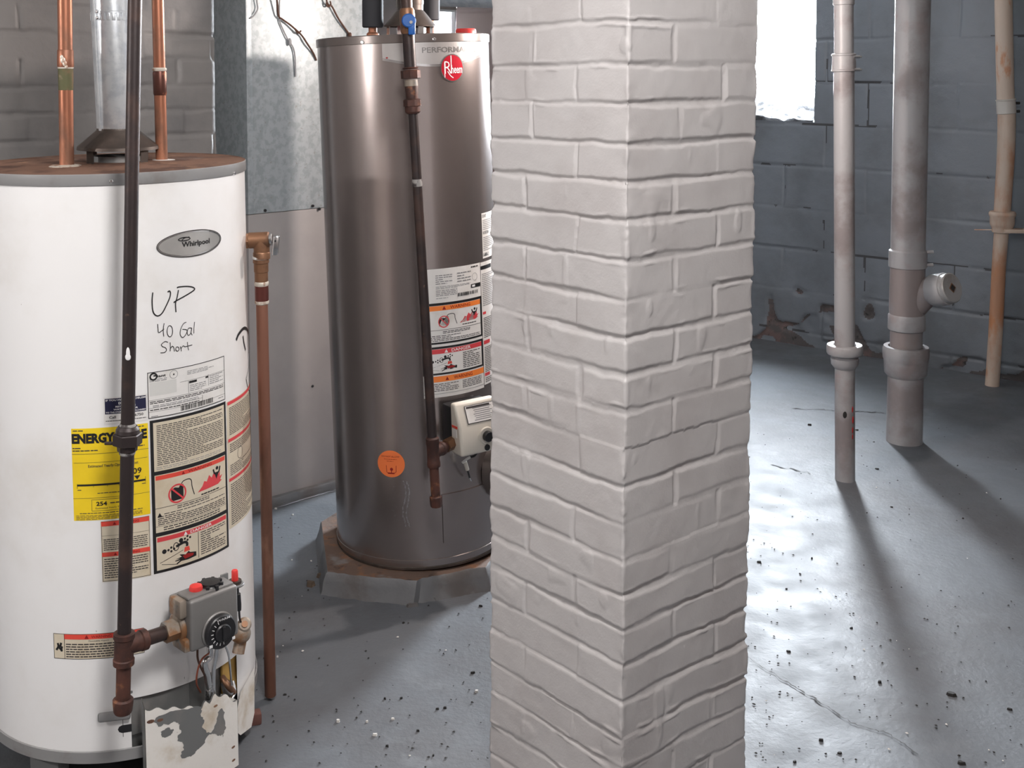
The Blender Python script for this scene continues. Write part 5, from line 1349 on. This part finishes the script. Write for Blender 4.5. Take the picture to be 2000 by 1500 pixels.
m = MB(); n1.prof(m, [(140, .0335), (139, .0392), (136, .0392), (135, .0378), (109, .0365), (108, .0385), (105, .0385), (104, .0320)], PIPEGREY, 40); cl = m.build('clamp', nd, 'banded clamp')
for y in (111, 136):
    q = n1.at(y) + V((.030, -.026, 0)); m = MB(); m.cyl(q + V((-.006, 0, 0)), q + V((.012, 0, .0)), .0055, CHROME, seg=8); m.cyl(q + V((.008, -.0, -.0)), q + V((.018, 0, 0)), .0035, CHROME, seg=10); m.build('clamp_screw', cl)
m = MB()
for y, dx, r in ((795, .012, .003), (815, .013, .0035), (835, .012, .003), (848, .012, .0025)): m.sphere(n1.at(y) + V((dx * 1.3, -.029, 0)), r * 1.2, DARKRED, (.7, .3, 3), 10)
m.sphere(n1.at(805) + V((-.010, -.031, 0)), .007, CHIP, (1, .2, 1.6), 10); m.build('paint_flake', nd, 'red and black flaked spots')

sb = atZ(1766, 861); st = VPipe(1783, 0, 1766, 861, sb.y)
ss = thing('soil_stack', 'thick grey soil stack with a capped cleanout branch, standing on the floor', 'pipe', (sb.x, sb.y, 0))
m = MB(); st.prof(m, [(st.z(-.004), .0635), (861, .0630), (728, .0615)], PIPEGREY, 48); m.build('lower_pipe', ss)
m = MB(); st.prof(m, [(735, .062), (728, .0735), (706, .0760), (702, .0770), (699, .0795), (690, .0805), (682, .0800), (676, .077), (676, .062), (682, .060)], PIPEGREY, 48); m.build('hub', ss, 'bell-shaped hub')
PIPEBROWN = pm('brownish_pipe_paint', (0.225, 0.19, 0.185), 0.42, mix=[((0.25, 0.24, 0.245), 5, 0.45, 0.65)], bump=[(45, .0006)])
m = MB(); st.prof(m, [(684, .0560), (640, .0560)], PIPEBROWN, 44); m.build('spigot', ss)
m = MB(); st.prof(m, [(645, .058), (643, .0635), (641, .0645), (616, .0640), (613, .061)], PIPEGREY, 44); m.build('collar', ss)
m = MB(); st.prof(m, [(616, .0605), (600, .0615), (520, .0600)], PIPEBROWN, 44)
bc = st.at(560); e0 = atY(1795, 598, sb.y - .01); e1_ = atY(1822, 568, sb.y - .05); e2_ = atY(1845, 560, sb.y - .09); e3 = atY(1868, 561, sb.y - .13)
m.tube([st.at(604) + V((.01, 0, 0)), atY(1790, 590, sb.y - .012), atY(1808, 572, sb.y - .03), e1_ + V((0, 0, .004))], [.05, .05, .0495, .0495], PIPEBROWN, 36, 8); wye = m.build('wye', ss, 'brownish branch fitting')
bd = (e3 - e1_).normalized(); m = MB(); m.lathe(e1_, bd, [(.0495, -.03), (.0500, 0), (.0560, .003), (.0575, .008), (.0575, .055), (.0555, .06)], PIPEGREY, 44); m.build('cleanout_sleeve', wye)
m = MB(); m.lathe(e1_ + bd * .058, bd, [(.0535, 0), (.0535, .006), (.0515, .008), (.0535, .010), (.0535, .020), (.050, .024), (.001, .024)], RIMGREY, 44); ff = e1_ + bd * .082; cap = m.build('cleanout_plug', wye, 'round cleanout plug with a square socket')
b1_, b2_ = perp(bd); up = V((0, 0, 1)); up = (up - bd * up.dot(bd)).normalized(); rt = bd.cross(up); fr = Fr(ff, (up + rt).normalized(), (up - rt).normalized(), bd); m = MB(); m.box(fr, (-.0125, -.0125, -.002), (.0125, .0125, .001), BRASS); m.box(fr, (-.009, -.009, .0005), (.009, .009, .0016), CHIP); m.build('socket', cap)
m = MB(); st.prof(m, [(522, .0615), (521, .0655), (517, .0660), (490, .0655), (487, .060)], PIPEGREY, 44)
cl = m.build('clamp', ss)
for y in (490, 515):
    q = st.at(y) + V((.056, -.03, 0)); m = MB(); m.cyl(q, q + V((.022, -.006, .002)), .006, PIPEGREY, seg=10, bevel=.001); m.build('clamp_screw', cl)
m = MB(); st.prof(m, [(492, .0595), (300, .0600), (st.z(CEIL - .005), .0600)], PIPEGREY, 48); m.build('upper_pipe', ss)

rb_ = atZ(1938, 752); Yr = rb_.y
rr = thing('rusty_pipe', 'cream and rust coloured pipe near the block wall, beyond the soil stack', 'pipe', (rb_.x, rb_.y, 0))


def YP(x, y): return atY(x, y, Yr)


m = MB(); m.tube([V((rb_.x - .002, Yr, -.004)), YP(1938, 748), YP(1945, 640), YP(1951, 520), YP(1957, 440)], [.0285, .0285, .0285, .0280, .0300], PIPECREAM, 30, 8); m.build('lower_pipe', rr)
m = MB(); m.tube([YP(1957, 420), YP(1961, 360), YP(1965, 290), YP(1966, 214), YP(1964, 190), YP(1961, 60), YP(1960, 0), YP(1958, -220)], [.033, .0345, .0355, .0355, .0350, .0350, .0350, .035], PIPECREAM, 30, 8); m.build('upper_pipe', rr)
cp1 = VPipe(1958, 410, 1957, 462, Yr); m = MB(); cp1.prof(m, [(455, .033), (453, .040), (444, .042), (441, .046), (437, .049), (424, .049), (420, .0535), (416, .0535), (413, .049), (412, .036)], PIPECREAM, 36); m.build('hub', rr, 'rust stained hub')
m = MB(); q = YP(1957, 449); m.box(Fr(q, V((1, -.2, .02)).normalized(), (0, 1, 0), (0, 0, 1)), (-.11, -.002, -.002), (.12, .002, .002), PIPECREAM, .001); m.box(Fr(q, V((1, -.2, .02)).normalized(), (0, 1, 0), (0, 0, 1)), (-.01, -.05, -.008), (.09, .004, .008), PIPECREAM, .003); m.build('pipe_bracket', rr)
cp2 = VPipe(1964, 190, 1966, 222, Yr); m = MB(); cp2.prof(m, [(222, .036), (221, .0392), (219, .0385), (197, .0380), (196, .040), (194, .040), (193, .036)], pm('pale_pipe_band', (0.5, 0.47, 0.43), .5), 36); c_ = m.build('clamp', rr)
for y in (201, 217):
    q = YP(1975, y) + V((.012, -.02, 0)); m = MB(); m.cyl(q, q + V((.014, 0, 0)), .006, CHIP, seg=8); m.build('clamp_screw', c_)

# ================================================================== SMALL THINGS ON THE FLOOR
def chip(x, y, s, mat, name, label, cat, group, seed):
    R = random.Random(seed); p = atZ(x, y, 0.0); m = MB(); n = 7; pts = []
    for k in range(n):
        a = 2 * PI * k / n; r = s * R.uniform(.5, 1.1); pts.append((r * math.cos(a), r * .6 * math.sin(a)))
    an = R.uniform(-.6, .6); fr = Fr(p, (math.cos(an), math.sin(an), 0.05), (-math.sin(an), math.cos(an), 0), (0, 0, 1)); h = s * R.uniform(.25, .6)
    top = [(x_ * .75, y_ * .75) for x_, y_ in pts]; vs = [fr.P(a, b, -.004) for a, b in pts] + [fr.P(a, b, h) for a, b in top]
    m.add(vs, [tuple(range(n, 2 * n)), tuple(reversed(range(n)))] + [(k, (k + 1) % n, n + (k + 1) % n, n + k) for k in range(n)], mat)
    return m.build(name, label=label, cat=cat, group=group, sharp=20)


dark = [(1483, 1097, .0085), (1713, 916, .0085), (1707, 863, .006), (1741, 990, .005), (1856, 1356, .014), (1540, 1272, .006), (1663, 1226, .005), (1586, 1090, .005), (1536, 1150, .005), (1718, 1332, .007), (1971, 1385, .007), (1877, 1491, .010), (1881, 1012, .004), (1954, 974, .004), (1870, 909, .004), (1693, 1001, .003), (923, 1313, .008), (869, 1382, .008), (854, 1384, .006), (939, 1183, .007), (788, 1216, .006), (752, 1364, .005), (784, 1363, .005), (757, 1457, .006), (816, 1427, .005), (556, 1356, .006), (578, 1322, .005), (846, 1475, .005), (1580, 830, .010), (1674, 840, .007), (1604, 1446, .006), (1552, 1487, .006), (1640, 1470, .006)]
for i, (x, y, s_) in enumerate(dark):
    chip(x, y, s_ * (1.0 if x > 1000 else .8), CHIP, 'paint_chip', 'small dark chip lying on the grey floor', 'debris', 'dark chips on the floor', 100 + i)
white = [(539, 993, .007), (572, 1005, .006), (644, 1034, .007), (733, 1435, .008), (931, 1350, .009), (660, 1408, .009), (717, 1409, .005), (767, 1404, .007), (542, 1282, .004), (608, 1095, .005), (570, 1093, .004), (954, 1068, .005)]
for i, (x, y, s_) in enumerate(white):
    chip(x, y, s_ * .8, WHITECHIP, 'paint_flake', 'small pale flake lying on the grey floor', 'debris', 'pale flakes on the floor', 300 + i)
p = atZ(497, 1410); m = MB(); m.box(Fr(p, (.95, .3, 0), (-.3, .95, 0), (0, 0, 1)), (-.02, -.012, -.003), (.014, .014, .022), pm('red_brick', (.13, .055, .045), .8), .004); m.build('brick_fragment', label='broken red brick piece beside the base of the white heater', cat='debris')
for i, (x, y, s_, z_) in enumerate(((795, 1158, .03, .03), (822, 1165, .026, .02), (806, 1182, .020, .015), (842, 1170, .02, .016), (631, 1127, .022, .024), (606, 1143, .018, .02))):
    o = chip(x, y, s_, PADPAINT if x > 700 else pm('rubble_brown', (.10, .07, .05), .8, mix=[((.25, .18, .12), 30, .5, .6)]), 'concrete_lump', 'crumbled concrete lump broken off front of the pad' if x > 700 else 'dark crumbled lump at the left end of the pad', 'debris', 'crumbled concrete by the pad', 500 + i)
R = random.Random(21); m = MB()
for k in range(420):
    if k < 260: x, y = 1460 + 540 * R.random() ** 1.4, R.uniform(830, 1500)
    else: x, y = R.uniform(480, 955), R.uniform(1000, 1500)
    p = atZ(x, y, 0.0); s_ = R.uniform(.0012, .0032); a = R.random() * 6; ca, sa = math.cos(a) * s_, math.sin(a) * s_
    b = [p + V((ca * 1.6, sa * 1.6, 0)), p + V((-sa, ca, 0)), p + V((-ca, -sa, 0)), p + V((sa, -ca, 0))]; t_ = p + V((0, 0, s_ * .8))
    m.add(b + [t_], [(0, 1, 4), (1, 2, 4), (2, 3, 4), (3, 0, 4)], CHIP if R.random() < .93 else WHITECHIP)
m.build('floor_grit', label='fine dark grit scattered over the grey floor', cat='grit', kind='stuff', smooth=False)
